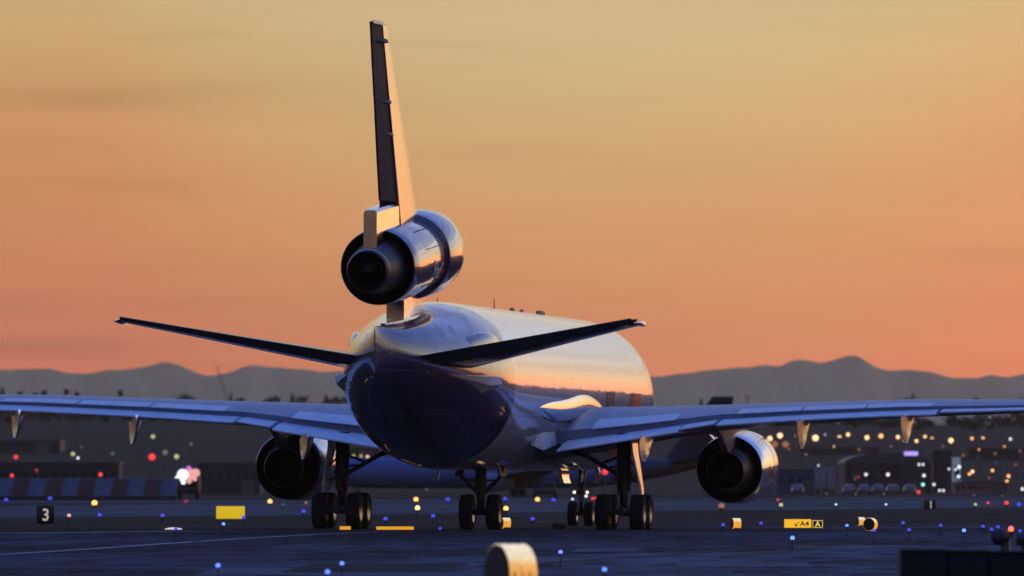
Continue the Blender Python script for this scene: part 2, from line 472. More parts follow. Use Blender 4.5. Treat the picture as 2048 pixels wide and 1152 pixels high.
sheet("ground", [(-16700, -2500), (16700, -2500), (16700, 16600), (-16700, 16600)], 0, m_grass)
sheet("taxiway", [(-400, -60), (400, -60), (400, 430), (60, 352), (20, 338), (2, 325), (-9, 306), (-18, 290), (-60, 262), (-400, 120)], .008, m_taxi)
sheet("apron", [(-6, -60), (400, -60), (400, 268), (60, 252), (22, 238), (10, 222), (0, 196), (-6, 168)], .012, m_apron)
sheet("runway", [(-600, 30), (-27, 398), (38, 580), (600, 1500), (800, 2080), (58, 890), (-45, 612), (-600, 420)], .004, m_run)
sheet("taxiway_strip", [(-300, 760), (-24, 700), (70, 950), (300, 1050), (300, 1080), (60, 985), (-40, 790), (-300, 830)], .006, m_run)

def stripe(name, pts, w, z, m):
    bm = bmesh.new(); L_, R_ = [], []
    for i, p in enumerate(pts):
        a = Vector(pts[max(i - 1, 0)]); b = Vector(pts[min(i + 1, len(pts) - 1)])
        d = (b - a).normalized(); n = Vector((-d.y, d.x))
        q = Vector(p)
        L_.append(bm.verts.new((*(q + n * w / 2), z))); R_.append(bm.verts.new((*(q - n * w / 2), z)))
    for i in range(len(pts) - 1):
        f = bm.faces.new((R_[i], R_[i + 1], L_[i + 1], L_[i]))
    for f in bm.faces:
        f.normal_update()
        if f.normal.z < 0: f.normal_flip()
    o = build(name, bm, m, smooth=0, rec=False); o["kind"] = "structure"; return o
def patch(pts, m, z):
    o = sheet("pavement_patch", pts, z, m)
def gp(px, py):
    Y = ground_Y(py); return ((px - 1024) / F * Y, Y)
stripe("taxiway_line", [(-16, 150), gp(0, 1110), gp(150, 1101), gp(320, 1089), gp(480, 1078), gp(640, 1069), gp(760, 1064.5)], .35, .016, m_line)
stripe("taxiway_edge_line", [(-60, 258), gp(0, 1067.5), gp(160, 1065.5), gp(400, 1062.5)], 1.2, .016, m_line)
stripe("taxiway_edge_line", [gp(1340, 1060.5), gp(1480, 1058.5), gp(1800, 1056.5), gp(2080, 1055)], 1.6, .016, mat("worn_edge_paint", (.12, .115, .11), rough=.9, spec=.1, noise=.5, nscale=.3))
stripe("tar_joint", [gp(850, 1142), gp(1010, 1133), gp(1180, 1121), gp(1340, 1111), gp(1480, 1100), gp(1640, 1089), gp(1800, 1083)], .5, .020, m_tar)
stripe("tar_joint", [gp(1450, 1118), gp(1560, 1104), gp(1650, 1094), gp(1760, 1088)], .6, .020, m_tar)
stripe("tar_joint", [gp(1100, 1152), gp(1330, 1146), gp(1560, 1141), gp(1790, 1139)], .35, .020, m_tar)

m_rub = mat("tyre_rubber_marks", (.021, .023, .030), rough=.95, spec=.05, noise=.5, nscale=.5, stretch=(1, .2, 1))
_dx = math.tan(math.asin(.157))
for off in (-5.9, -4.7, .15, 4.7, 5.9):
    xa = -1.04 + off
    stripe("rubber_mark", [(xa - _dx * (304 - yy) + .10 * sin(yy * .07 + off), yy) for yy in range(120, 303, 7)], .62, .014, m_rub)
m_patch = mat("newer_asphalt_patch", (.022, .024, .030), rough=.95, spec=.05, noise=.4, nscale=.7)
m_pale = mat("pale_concrete_patch", (.075, .085, .092), rough=.95, spec=.05, noise=.5, nscale=.6, stretch=(1, .3, 1))
for x0, x1, y0, y1, m_ in ((-4.5, -1.2, 158, 176, m_patch), (-9.5, -6.8, 222, 242, m_patch), (1.5, 3.1, 205, 216, m_pale), (3.4, 6.2, 168, 180, m_pale), (5.0, 6.4, 188, 197, m_pale), (7.5, 11, 214, 226, m_pale), (4.2, 5.2, 158, 163, m_patch), (8.5, 12.5, 240, 252, m_patch)):
    patch([(x0, y0), (x1, y0 + .7), (x1 + .25, y1 + .4), (x0 + .2, y1)], m_, .018)

# ------------------------------------------------------------------ hills and mountains
MOUNT = [(-700, 748), (-300, 752), (0, 738), (110, 741), (160, 746), (235, 741), (320, 727), (355, 731), (400, 746), (450, 748), (490, 735), (520, 730),
         (560, 735), (620, 742), (700, 741), (800, 752), (900, 760), (1050, 765), (1200, 758), (1311, 753), (1370, 747), (1400, 742), (1440, 738), (1480, 736), (1530, 730),
         (1560, 731), (1590, 722), (1620, 721), (1640, 726), (1672, 717), (1700, 713), (1720, 716), (1755, 736), (1800, 740), (1850, 744), (1900, 753), (1950, 757),
         (1975, 753), (2010, 753), (2048, 748), (2300, 735), (2700, 755)]
m_mount = mat("mountain_scrub", (.40, .31, .155), rough=.95, spec=.1, noise=.12, nscale=.002)
def mountains():
    bm = bmesh.new(); R0 = 15500.0
    azs = [radians(a) for a in [-60 + 2 * k for k in range(27)]] + [(px - 1024) / F for px in range(-700, 2701, 8)] + [radians(a) for a in [8 + 2 * k for k in range(42)]]
    azs = sorted(azs)
    rows = []
    for fr, fh in ((-.10, -.02), (-.075, .22), (-.04, .58), (-.015, .86), (0, 1.0), (.02, .8), (.05, .1)):
        row = []
        for a in azs:
            px = 1024 + F * a
            if -700 <= px <= 2700:
                y = smooth_tab(MOUNT, px)[0]
                y += .8 * sin(px * .11) + .8 * sin(px * .047 + 1) + .4 * sin(px * .31)
            else:
                y = 752 + 14 * sin(a * 23) + 9 * sin(a * 51 + 2)
            h = (HY - y) / F * R0
            rr = R0 * (1 + fr) * (1 + .006 * sin(px * .05 + fr * 80))
            k = fh * (1 + (.10 * sin(px * .035 + fr * 60) + .05 * sin(px * .12 + fr * 31) if 0 < fh < .7 else 0))
            row.append((rr * sin(a), rr * cos(a), EYE + h * k - (6 if fh <= 0 else 0)))
        rows.append(row)
    loft(bm, rows, closed=False, cap0=False, cap1=False)
    o = build("mountains", bm, m_mount, smooth=80); o["kind"] = "structure"
mountains()

def hill_h(x, y):
    a = atan2(x, y); r = sqrt(x * x + y * y)
    t = min(max((r - 1250) / 1200, 0), 1); t = t * t * (3 - 2 * t)
    px = 1024 + F * a
    if px < -200 or px > 2300: top = 19.0 + 2.5 * sin(a * 9) + 1.5 * sin(a * 31)
    else: top = lerp_tab([(-200, 22.3), (500, 22), (800, 21), (1300, 20.6), (1600, 19.5), (1900, 18.8), (2300, 18.5)], px)[0]
    n = .5 * sin(x * .021 + y * .009) + .4 * sin(x * .05 - y * .013) + .3 * sin(y * .031 + x * .011)
    return -.6 + (top + .6 + n * .9) * t
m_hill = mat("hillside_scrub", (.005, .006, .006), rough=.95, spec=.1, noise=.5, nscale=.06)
def hills():
    bm = bmesh.new()
    azs = sorted([radians(-180 + 3 * k) for k in range(120) if not -8 < -180 + 3 * k < 8] + [radians(-8 + .16 * k) for k in range(101)])
    rows = []
    for r in [1200, 1300, 1400, 1500, 1600, 1700, 1800, 1900, 2000, 2100, 2200, 2300, 2400, 2500, 2600, 2800, 3200, 3800, 4600, 5400]:
        f = 1.0 if r < 2700 else max(0, 1 - (r - 2700) / 2600)
        row = []
        for a in azs:
            x, y = r * sin(a), r * cos(a)
            if y < -2300: x, y = x * 2300 / abs(y), -2300.0
            row.append((x, y, hill_h(x, y) * f - (.7 if r > 5000 else 0)))
        rows.append(row)
    vs = loft(bm, rows, closed=True, cap0=False, cap1=False)
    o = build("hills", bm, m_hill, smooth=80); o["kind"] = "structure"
hills()

# ------------------------------------------------------------------ trees
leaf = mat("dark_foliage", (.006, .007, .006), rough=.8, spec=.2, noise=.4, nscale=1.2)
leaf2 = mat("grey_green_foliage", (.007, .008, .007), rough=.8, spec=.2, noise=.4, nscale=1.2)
bark = mat("tree_bark", (.05, .04, .032), rough=.9, spec=.2, noise=.3, nscale=6)

def leaf_clump(bm, c, r, n, size, flat=1.0):
    for _ in range(n):
        d = Vector((random.gauss(0, 1), random.gauss(0, 1), random.gauss(0, 1) * flat)).normalized() * r * random.random() ** .4
        p = Vector(c) + d
        u = Vector((random.gauss(0, 1), random.gauss(0, 1), random.gauss(0, .6))).normalized()
        v = u.orthogonal().normalized()
        s = size * random.uniform(.6, 1.3)
        bm.faces.new([bm.verts.new(p - u * s), bm.verts.new(p + v * s * .5), bm.verts.new(p + u * s), bm.verts.new(p - v * s * .5)])

def broad_tree(h, w, m, seed):
    random.seed(seed)
    tr = bmesh.new()
    tube(tr, (0, 0, -.5), (0, 0, h * .45), .035 * h, .022 * h, 8)
    tips = []
    for k in range(7):
        a = 2 * pi * k / 7 + random.uniform(-.3, .3)
        t = Vector((cos(a) * w * random.uniform(.25, .42), sin(a) * w * random.uniform(.25, .42), h * random.uniform(.55, .85)))
        tube(tr, (0, 0, h * random.uniform(.3, .44)), t, .014 * h, .006 * h, 6); tips.append(t)
    cr = bmesh.new()
    for t in tips + [Vector((0, 0, h * .8))]:
        for _ in range(3):
            c = t + Vector((random.uniform(-1, 1) * w * .12, random.uniform(-1, 1) * w * .12, random.uniform(-.06, .1) * h))
            leaf_clump(cr, c, w * random.uniform(.12, .2), 90, h * .022, .8)
    return cr, tr
def conifer(h, w, m, seed):
    random.seed(seed)
    tr = bmesh.new(); tube(tr, (0, 0, -.5), (0, 0, h * .97), .028 * h, .004 * h, 8)
    cr = bmesh.new()
    z = .16
    while z < .99:
        rr = w * .5 * (1 - z) ** .8 + .03 * h
        for k in range(7):
            a = random.uniform(0, 2 * pi); d = rr * random.uniform(.3, 1)
            tube(tr, (0, 0, h * z), (cos(a) * d, sin(a) * d, h * (z - .02)), .006 * h, .002 * h, 4)
            leaf_clump(cr, (cos(a) * d, sin(a) * d, h * z), rr * .3, 30, h * .02, .5)
        z += .055
    return cr, tr
def palm(h, w, m, seed):
    random.seed(seed)
    tr = bmesh.new()
    pts = [Vector((sin(k / 5 * 1.2) * .03 * h, 0, -.5 + (h * .9 + .5) * k / 5)) for k in range(6)]
    for a, b in zip(pts, pts[1:]): tube(tr, a, b, .022 * h, .020 * h, 8)
    cr = bmesh.new(); top = pts[-1]
    for k in range(22):
        a = 2 * pi * k / 22 * 3.7; el = random.uniform(-.7, 1.2); L_ = w * .5 * random.uniform(.8, 1.1)
        prev = top; d = Vector((cos(a) * cos(el), sin(a) * cos(el), sin(el)))
        side = Vector((-sin(a), cos(a), 0))
        for s in range(5):
            nx = prev + d * L_ / 5; d = (d + Vector((0, 0, -.28))).normalized()
            wd = .11 * w * (1 - s / 5.5)
            for sg in (-1, 1):
                cr.faces.new([cr.verts.new(prev), cr.verts.new(nx), cr.verts.new(nx + side * sg * wd - Vector((0, 0, wd * .4))), cr.verts.new(prev + side * sg * wd - Vector((0, 0, wd * .4)))])
            prev = nx
    return cr, tr
PROTO = {}
def tree(kind, px, top, Y, name, label, group, h, w, seed=1):
    key = (kind, seed)
    if key not in PROTO:
        cr, tr = {'broad': broad_tree, 'conifer': conifer, 'palm': palm}[kind](10.0, 10.0 * w, None, seed)
        e = empty(name)
        build("crown", cr, leaf if seed % 2 else leaf2, e, smooth=0, rec=False)
        build("trunk", tr, bark, e)
        PROTO[key] = e; o = e
    else:
        o = copy_tree(PROTO[key])
    p = P(px, top, Y)
    g = hill_h(p.x, p.y)
    hh = max(p.z - g, 3.0)
    o.location = (p.x, p.y, g); o.scale = (hh / 10,) * 3; o.rotation_euler = (0, 0, px * .37)
    tag(o, label, "tree", group); o.name = name
    return o
SK = "trees along the dark skyline ridge"
TREES = [('conifer', 5, 774, 2500, "cypress_tree", "dark pointed tree at the far left edge of the ridge", .5),
    ('palm', 41, 782, 2450, "palm_tree", "small palm, leftmost of the palms above the left wing", .5),
    ('palm', 69, 785, 2480, "palm_tree", "short palm, second from the left above the left wing", .5),
    ('palm', 88, 780, 2450, "palm_tree", "bushy palm close beside the short one above the left wing", .6),
    ('palm', 132, 776, 2550, "palm_tree", "taller slim palm with high crown above the left wing", .45),
    ('palm', 152, 783, 2480, "palm_tree", "low palm standing right of the tall slim palm", .5),
    ('palm', 240, 780, 2450, "palm_tree", "lone palm standing apart midway along the left wing", .5),
    ('broad', 372, 785, 2350, "broadleaf_tree", "wide spreading dark tree rising alone above the left wing", 1.3),
    ('conifer', 462, 786, 2400, "cypress_tree", "narrow dark tree at the foot of the slanting crane boom", .4),
    ('broad', 480, 795, 2400, "broadleaf_tree", "small round tree right of the crane foot", .8),
    ('broad', 533, 797, 2400, "broadleaf_tree", "low rounded tree, first of a pair above the inner left wing", .8),
    ('broad', 548, 791, 2420, "broadleaf_tree", "taller rounded tree of the pair above the inner left wing", .7),
    ('conifer', 584, 785, 2420, "cypress_tree", "slim spire-topped tree beside a round tree above the inner left wing", .3),
    ('broad', 602, 791, 2400, "broadleaf_tree", "round full tree right of the slim spire tree", .9),
    ('conifer', 652, 788, 2380, "pine_tree", "pointed pine, left one of the cluster beside the fuselage", .6),
    ('broad', 667, 793, 2380, "broadleaf_tree", "low round tree in the middle of the cluster beside the fuselage", .8),
    ('broad', 688, 791, 2350, "broadleaf_tree", "broad square-topped tree closest to the fuselage on its left", .9),
    ('conifer', 1402, 797, 2350, "cypress_tree", "small dark pointed tree just left of the background tail fin", .5),
    ('conifer', 1826, 787, 2400, "cypress_tree", "tall needle-thin spire tree above the right wing", .35),
    ('broad', 1811, 795, 2400, "broadleaf_tree", "small round tree left of the needle-thin spire tree", .8),
    ('broad', 1836, 796, 2400, "broadleaf_tree", "small round tree right of the needle-thin spire tree", .8),
    ('palm', 1952, 795, 2400, "palm_tree", "tiny palm peeping above the right wing near its outer part", .5),
    ('conifer', 2043, 794, 2400, "cypress_tree", "small pointed tree at the right edge above the wing", .5),
    ('broad', 1905, 826, 2200, "broadleaf_tree", "rounded tree below the outer right wing, left of three", .9),
    ('broad', 1960, 824, 2250, "broadleaf_tree", "widest rounded tree below the outer right wing", 1.2),
    ('broad', 2030, 823, 2200, "broadleaf_tree", "rounded tree below the outer right wing at the right edge", .9)]
for i, (k, px, top, Y, nm, lb, w) in enumerate(TREES):
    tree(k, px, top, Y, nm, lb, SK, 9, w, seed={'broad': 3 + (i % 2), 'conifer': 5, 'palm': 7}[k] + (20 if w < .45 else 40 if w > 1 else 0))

def woodland():
    """scrub and trees too many to count on the far slope"""
    random.seed(11)
    bm = bmesh.new()
    for _ in range(700):
        a = random.uniform(-1180, 1180) / F * 1.02; r = random.uniform(2080, 2520)
        x, y = r * sin(a), r * cos(a)
        g = hill_h(x, y); h = random.uniform(1.5, 3.6) * (1 if r < 2300 else .6); w = h * random.uniform(.5, 1.0)
        for _c in range(3):
            leaf_clump(bm, (x + random.uniform(-w, w) * .6, y, g + h * random.uniform(.3, .7)), w * .7, 10, .7, .9)
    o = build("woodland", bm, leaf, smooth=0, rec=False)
    tag(o, "dark scrub and woodland covering the far hillside below the mountains", "woodland", kind="stuff")
woodland()

# ------------------------------------------------------------------ the cargo jet
TH = math.asin(.157)
JET = empty("cargo_jet", (-1.10, 304, 0), pi / 2 - TH)
JET.rotation_euler[0] = radians(.38)
tag(JET, "large three-engined cargo jet with purple tail taxiing away from the camera", "airplane")

ZC, RF = 5.22, 3.01
FUS = [  # x, z top, z bottom, half width
    (31.0, 4.45, 4.25, .10), (30.6, 4.95, 3.75, .62), (29.8, 5.55, 3.25, 1.15), (28.5, 6.4, 2.8, 1.80), (27.0, 7.25, 2.5, 2.35), (25.5, 7.85, 2.32, 2.75),
    (24.0, 8.12, 2.24, 2.94), (22.5, 8.22, 2.21, 3.0), (20, 8.23, 2.21, 3.01), (0, 8.23, 2.21, 3.01), (-9.5, 8.23, 2.21, 3.01), (-11.5, 8.2, 2.32, 2.98), (-13.5, 8.08, 2.72, 2.82),
    (-15.5, 7.86, 3.26, 2.50), (-17.5, 7.62, 3.86, 2.05), (-19.5, 7.40, 4.44, 1.50), (-21.3, 7.22, 4.98, .90), (-22.5, 7.13, 5.32, .36), (-23.2, 7.10, 5.50, .02)]
FUS.sort()
def fus_ring(x, n=72, grow=0.0, zt=None):
    t, b, w = smooth_tab(FUS, x)
    c, h = (t + b) / 2, (t - b) / 2 + grow
    w += grow
    e = 1.0
    return [Vector((x, w * cos(2 * pi * k / n), c + h * sin(2 * pi * k / n))) for k in range(n)]
def fuselage():
    bm = bmesh.new()
    xs = [31 - .25 * k for k in range(36)] + [22 - 1.0 * k for k in range(1, 31)]
    xs += [-8.5 - .5 * k for k in range(30)] + [-23.2]
    xs = sorted(set(xs), reverse=True)
    loft(bm, [fus_ring(x) for x in xs])
    return build("fuselage", bm, fus_paint, JET, smooth=50)
FU = fuselage()

def fus_y(x, z, grow):
    t, b, w = smooth_tab(FUS, x)
    c, h = (t + b) / 2, (t - b) / 2
    return (w + grow) * sqrt(max(0, 1 - ((z - c) / (h + grow)) ** 2))
def wrapped_title(body, x0, width, z0, height, m, side, grow=.012, parent=None, fy=fus_y):
    bm = text_mesh(body, height, width, bold=.03)
    slice_bm(bm, 1, .12); slice_bm(bm, 0, .5)
    for v in bm.verts:
        u, z = v.co.x, z0 + v.co.y
        x = x0 + u if side < 0 else x0 + width - u
        v.co = Vector((x, side * fy(x, z, grow), z))
    return build("title_lettering", bm, m, parent, smooth=60)
for sd in (-1, 1):
    a, b = ((11.0, 7.0), (18.2, 4.6)) if sd < 0 else ((15.6, 7.0), (10.8, 4.6))
    wrapped_title("Fed", a[0], a[1], 2.9, 2.35, purple_mark, sd, parent=FU)
    wrapped_title("Ex", b[0], b[1], 2.9, 2.35, orange_mark, sd, parent=FU)

# small things on the crown and the sides
def crown_z(x): return smooth_tab(FUS, x)[0]
for x, y, h in ((-8.2, .35, .4), (2.5, 0, .75)):
    bm = bmesh.new(); tube(bm, (x, y, crown_z(x) - .05), (x - .15, y, crown_z(x) + h * .55), .022, .010, 8)
    build("whip_antenna", bm, gear_grey, FU)
bm = bmesh.new(); loft(bm, [[Vector((x, w, z)) for w, z in ((-hw, 8.15), (hw, 8.15), (hw * .5, 8.23 + hz), (-hw * .5, 8.23 + hz))] for x, hw, hz in ((14.6, .03, .02), (14.2, .14, .15), (13.2, .14, .16), (12.7, .03, .12))])
build("blade_antenna", bm, gear_grey, FU)
bm = bmesh.new(); loft(bm, [[Vector((x, w, z)) for w, z in ((-hw, 8.15), (hw, 8.15), (hw * .5, 8.23 + hz), (-hw * .5, 8.23 + hz))] for x, hw, hz in ((7.2, .03, .02), (6.9, .10, .12), (6.5, .10, .13), (6.2, .03, .08))])
build("blade_antenna", bm, gear_grey, FU)
bm = bmesh.new(); sphere(bm, (9.0, 0, 8.27), .09, 10, 6)
build("beacon_light", bm, dull, FU)
bm = bmesh.new(); tube(bm, (-9.2, .1, 2.3), (-9.4, .1, 1.85), .05, .03, 8)
build("drain_mast", bm, dull, FU)
bm = bmesh.new()
for k in range(2):
    box(bm, (-17.6 + .1 * k, -1.33, 6.93 - .2 * k), (.30, .10, .11), R=Matrix.Rotation(radians(-50), 3, 'X'))
build("exhaust_slot", bm, black, FU)
def airfoil(n=11, tc=.12, te=1.0, camber=.0):
    """list of (c along chord 0..te from LE, t offset) starting at upper TE"""
    up = []
    for k in range(n):
        c = te * (1 - cos(pi * k / (n - 1))) / 2
        y = 5 * tc * (.2969 * sqrt(c) - .126 * c - .3516 * c * c + .2843 * c**3 - .1015 * c**4)
        cm = camber * 4 * c * (1 - c)
        up.append((c, y + .002, cm))
    ring = [(c, cm + y) for c, y, cm in reversed(up)] + [(c, cm - y) for c, y, cm in up[1:]]
    return ring
def surf(bm, secs, tc_axis='z', te=1.0, n=11, camber=.0):
    """secs: (LE xyz, chord, t/c, droop of the trailing edge)"""
    rings = []
    for le, ch, tc, dz in secs:
        r = []
        for c, t in airfoil(n, tc, te, camber):
            off = t * ch; drop = -dz * c
            if tc_axis == 'z': r.append(Vector((le[0] - c * ch, le[1], le[2] + off + drop)))
            else: r.append(Vector((le[0] - c * ch, le[1] + off + drop, le[2])))
        rings.append(r)
    loft(bm, rings)

# ---- wings
WING = [  # |y|, LE x, TE x, LE z, TE z, t/c
    (1.5, 12.2, -1.9, 3.75, 2.95, .135), (3.0, 11.0, -1.9, 3.92, 3.02, .132), (6.0, 8.75, -2.0, 4.14, 3.50, .114), (8.9, 6.6, -2.2, 4.30, 3.98, .102),
    (12.0, 4.25, -3.75, 4.42, 4.18, .096), (16.0, 1.25, -5.6, 4.60, 4.36, .093), (20.0, -1.75, -7.4, 4.66, 4.46, .088), (25.8, -6.1, -9.7, 4.80, 4.66, .083)]
def wing_at(y):
    return lerp_tab(WING, abs(y))
TEF = .79
def wing(sd):
    bm = bmesh.new()
    secs = []
    for y in [1.5, 3, 4.5, 6, 7.5, 8.9, 10.5, 12, 14, 16, 18, 20, 22, 24, 25.8]:
        lx, tx, lz, tz, tc = wing_at(y)
        secs.append(((lx, sd * y, lz), lx - tx, tc, lz - tz))
    surf(bm, secs, te=TEF, camber=.008)
    W = build("wing", bm, wing_grey, JET, smooth=40)
    # trailing edge panels
    def panel(y0, y1, name, m, drop=.10, c0=.77, c1=1.0, parent=W):
        bm = bmesh.new(); rings = []
        for k in range(9):
            y = y0 + (y1 - y0) * k / 8
            lx, tx, lz, tz, tc = wing_at(y)
            ch = lx - tx
            xh, zh = lx - c0 * ch, lz + (tz - lz) * c0 - .03 * ch * .3
            xe, ze = lx - c1 * ch, tz - drop
            th = .030 * ch + .05
            rings.append([Vector((xh + .12, sd * y, zh)), Vector((xh, sd * y, zh + th * .55)), Vector((xh + (xe - xh) * .5, sd * y, (zh + ze) / 2 + th * .42)), Vector((xe, sd * y, ze + .025)),
                          Vector((xe, sd * y, ze - .02)), Vector((xh + (xe - xh) * .5, sd * y, (zh + ze) / 2 - th * .2)), Vector((xh, sd * y, zh - th * .45))])
        loft(bm, rings)
        return build(name, bm, m, parent, smooth=35)
    f1 = panel(3.05, 7.55, "flap", flap_grey, .12)
    panel(7.66, 8.88, "aileron", flap_grey, .04)
    panel(9.02, 17.5, "flap", flap_grey, .10)
    panel(17.66, 23.5, "aileron", flap_grey, .02, c0=.78)
    panel(23.65, 25.7, "tip_panel", wing_grey, .0, c0=.785)
    # spoilers: thin plates proud of the upper surface ahead of the flaps
    for y0, y1 in ((4.0, 7.2), (9.6, 12.1), (12.2, 14.6), (14.7, 17.2)):
        bm = bmesh.new(); rings = []
        for k in range(5):
            y = y0 + (y1 - y0) * k / 4
            lx, tx, lz, tz, tc = wing_at(y); ch = lx - tx
            r = []
            for c in (.64, .70, .76, .80):
                yt = 5 * tc * (.2969 * sqrt(c) - .126 * c - .3516 * c * c + .2843 * c**3 - .1015 * c**4)
                r.append((lx - c * ch, sd * y, lz + (tz - lz) * c + yt * ch + .008 * ch * 4 * c * (1 - c) + .012 + .02))
            rings.append([Vector(q) for q in r] + [Vector((q[0], q[1], q[2] - .03)) for q in reversed(r)])
        loft(bm, rings); build("spoiler", bm, flap_grey, W, smooth=30)
    # flap hinge fairings: canoe bodies drooping behind the trailing edge
    for y, ln, zl in ((6.35, 3.2, 2.55), (12.4, 2.9, 3.05), (16.4, 2.6, 3.25)):
        lx, tx, lz, tz, tc = wing_at(y)
        bm = bmesh.new(); rings = []
        zt = tz - .13; xa = tx - .30
        tab = [(zt + .08, 1.9, .16, .45), (zt - .03, 1.9, .22, .42), (zt - .22, 1.5, .235, .40), (zt - .42, 1.05, .22, .36),
               (zt - .42 - (zt - .42 - zl) * .5, .70, .165, .28), (zl + .12, .42, .10, .18), (zl, .30, .055, .10)]
        for z, dx, hw, q in tab:
            rings.append([Vector((xa + u, sd * (y + hw * .86 * v), z)) for u, v in ((0, -.8), (.06, -1), (dx * .8, -.8), (dx, -.3), (dx, .3), (dx * .8, .8), (q + .1, 1), (q, .95), (q * .45, .1))])
        loft(bm, rings)
        fa = build("flap_fairing", bm, mat("fairing_metal", (.92, .88, .82), rough=.24, metal=1, noise=.08, nscale=3), W, smooth=35)
        e = rings[-1]; cx = sum((v for v in e), Vector()) / len(e)
        bm = bmesh.new(); sphere(bm, cx + Vector((-.18, 0, .02)), .055, 10, 7)
        build("fairing_tip", bm, bare, fa)
    return W
WR = wing(-1); WL = wing(1)

# wing root fillets and belly fairing
def fillet(sd):
    bm = bmesh.new(); rings = []
    tab = [(-5.2, 4.50, .03, -.02), (-4.6, 4.50, .20, .10), (-3.6, 4.48, .36, .26), (-2.2, 4.46, .46, .42), (-.6, 4.46, .50, .52), (1.2, 4.50, .52, .58), (3.5, 4.62, .55, .58), (6.0, 4.7, .5, .52), (9.0, 4.6, .4, .35), (11.5, 4.4, .2, .1)]
    for x in [-5.2, -4.9, -4.6, -4.1, -3.6, -2.9, -2.2, -1.4, -.6, .3, 1.2, 2.3, 3.5, 4.7, 6, 7.5, 9, 10.2, 11.5]:
        zc, hh, out = smooth_tab(tab, x)
        y0 = fus_y(x, zc, 0)
        rings.append([Vector((x, sd * (y0 - .25 + (out * .26 + .25) * max(0, cos(a)) ** .75 + (.0 if cos(a) > 0 else -.1)), zc + hh * sin(a))) for a in [2 * pi * q / 24 for q in range(24)]])
    loft(bm, rings)
    build("wing_root_fillet", bm, bare, JET, smooth=60)
    # small seal plate
    bm = bmesh.new()
    loft(bm, [[Vector((x, sd * (fus_y(x, 3.4, 0) - .1), zl)), Vector((x, sd * (fus_y(x, 3.4, 0) + w), zl)), Vector((x, sd * (fus_y(x, 3.4, 0) + w * .6), zh)), Vector((x, sd * (fus_y(x, 3.4, 0) - .1), zh))]
              for x, w, zl, zh in ((-3.1, .0, 3.1, 3.15), (-2.5, .12, 3.0, 3.6), (-1.9, .20, 2.95, 3.75), (1.0, .25, 3.2, 3.9))])
    build("flap_root_fairing", bm, flap_grey, JET, smooth=30)
fillet(-1); fillet(1)

# ---- tail surfaces
def stab(sd):
    bm = bmesh.new(); secs = []
    for t in (0, .2, .4, .6, .8, 1.0):
        y = .6 + 8.4 * t
        le = (-13.9 - 7.25 * t, sd * y, 5.88 + 1.47 * t)
        ch = 6.5 - 4.15 * t
        secs.append(((le[0], le[1], le[2] - .028 * ch), ch, .100 - .02 * t, -.030 * ch))
    surf(bm, secs, te=.70)
    st = build("horizontal_stabilizer", bm, mat("stabilizer_paint", (.025, .025, .03), rough=.5, spec=.3, coat=.55, noise=.08, nscale=1.5), JET, smooth=40)
    bm = bmesh.new(); rings = []
    for t in (0.06, .25, .5, .75, .985):
        y = .6 + 8.4 * t
        le = (-13.9 - 7.25 * t, 5.88 + 1.47 * t); ch = 6.5 - 4.15 * t
        xh, zh = le[0] - .715 * ch, le[1] - .006 * ch
        xe, ze = le[0] - ch, le[1] + .024 * ch
        th = .062 * ch * (1 - .25 * t)
        rings.append([Vector((xh, sd * y, zh + th / 2)), Vector((xe, sd * y, ze + .015)), Vector((xe, sd * y, ze - .015)), Vector((xh, sd * y, zh - th / 2))])
    loft(bm, rings)
    build("elevator", bm, MATS["stabilizer_paint"], st, smooth=30)
    bm = bmesh.new(); rings = []    # tip cap
    y = 9.0; le = (-21.15, 7.30); ch = 2.35
    for dy, k in ((0, 1), (.12, .9), (.2, .55)):
        rings.append([Vector((le[0] - ch * (.5 + (c - .5) * k) - .15 * dy, sd * (y + dy), le[1] + t * ch * k - .05)) for c, t in airfoil(8, .085)])
    loft(bm, rings)
    build("tip_cap", bm, bare, st, smooth=40)
    # bulge over the root and the cut-out fairing below it
    bm = bmesh.new(); rings = []
    for k in range(15):
        t = k / 14; x = -11.6 - 5.6 * t
        r = sin(pi * min(1, .02 + t * .98)) ** .6
        cy, cz = fus_y(x, 6.75, 0) - .12, 6.62 - .25 * t
        rings.append([Vector((x, sd * (cy + .30 * r * cos(a)), cz + .58 * r * sin(a))) for a in [2 * pi * q / 20 for q in range(20)]])
    loft(bm, rings)
    build("stabilizer_root_bulge", bm, purple, FU, smooth=60)
    bm = bmesh.new()
    rings = []
    for x, o_, zt, zb in ((-13.3, .04, 5.50, 5.05), (-14.2, .20, 5.55, 4.88), (-15.4, .30, 5.56, 4.80), (-15.9, .28, 5.55, 4.95), (-18.4, .06, 5.58, 5.42)):
        yy = fus_y(x, (zt + zb) / 2, 0)
        rings.append([Vector((x, sd * (yy - .3), zt)), Vector((x, sd * (yy + o_), zt - .06)), Vector((x, sd * (yy + o_ * .8), (zt + zb) / 2)), Vector((x, sd * (yy - .2), zb)), Vector((x, sd * (yy - .4), zb))])
    loft(bm, rings)
    build("stabilizer_apron", bm, white, FU, smooth=30)
stab(-1); stab(1)

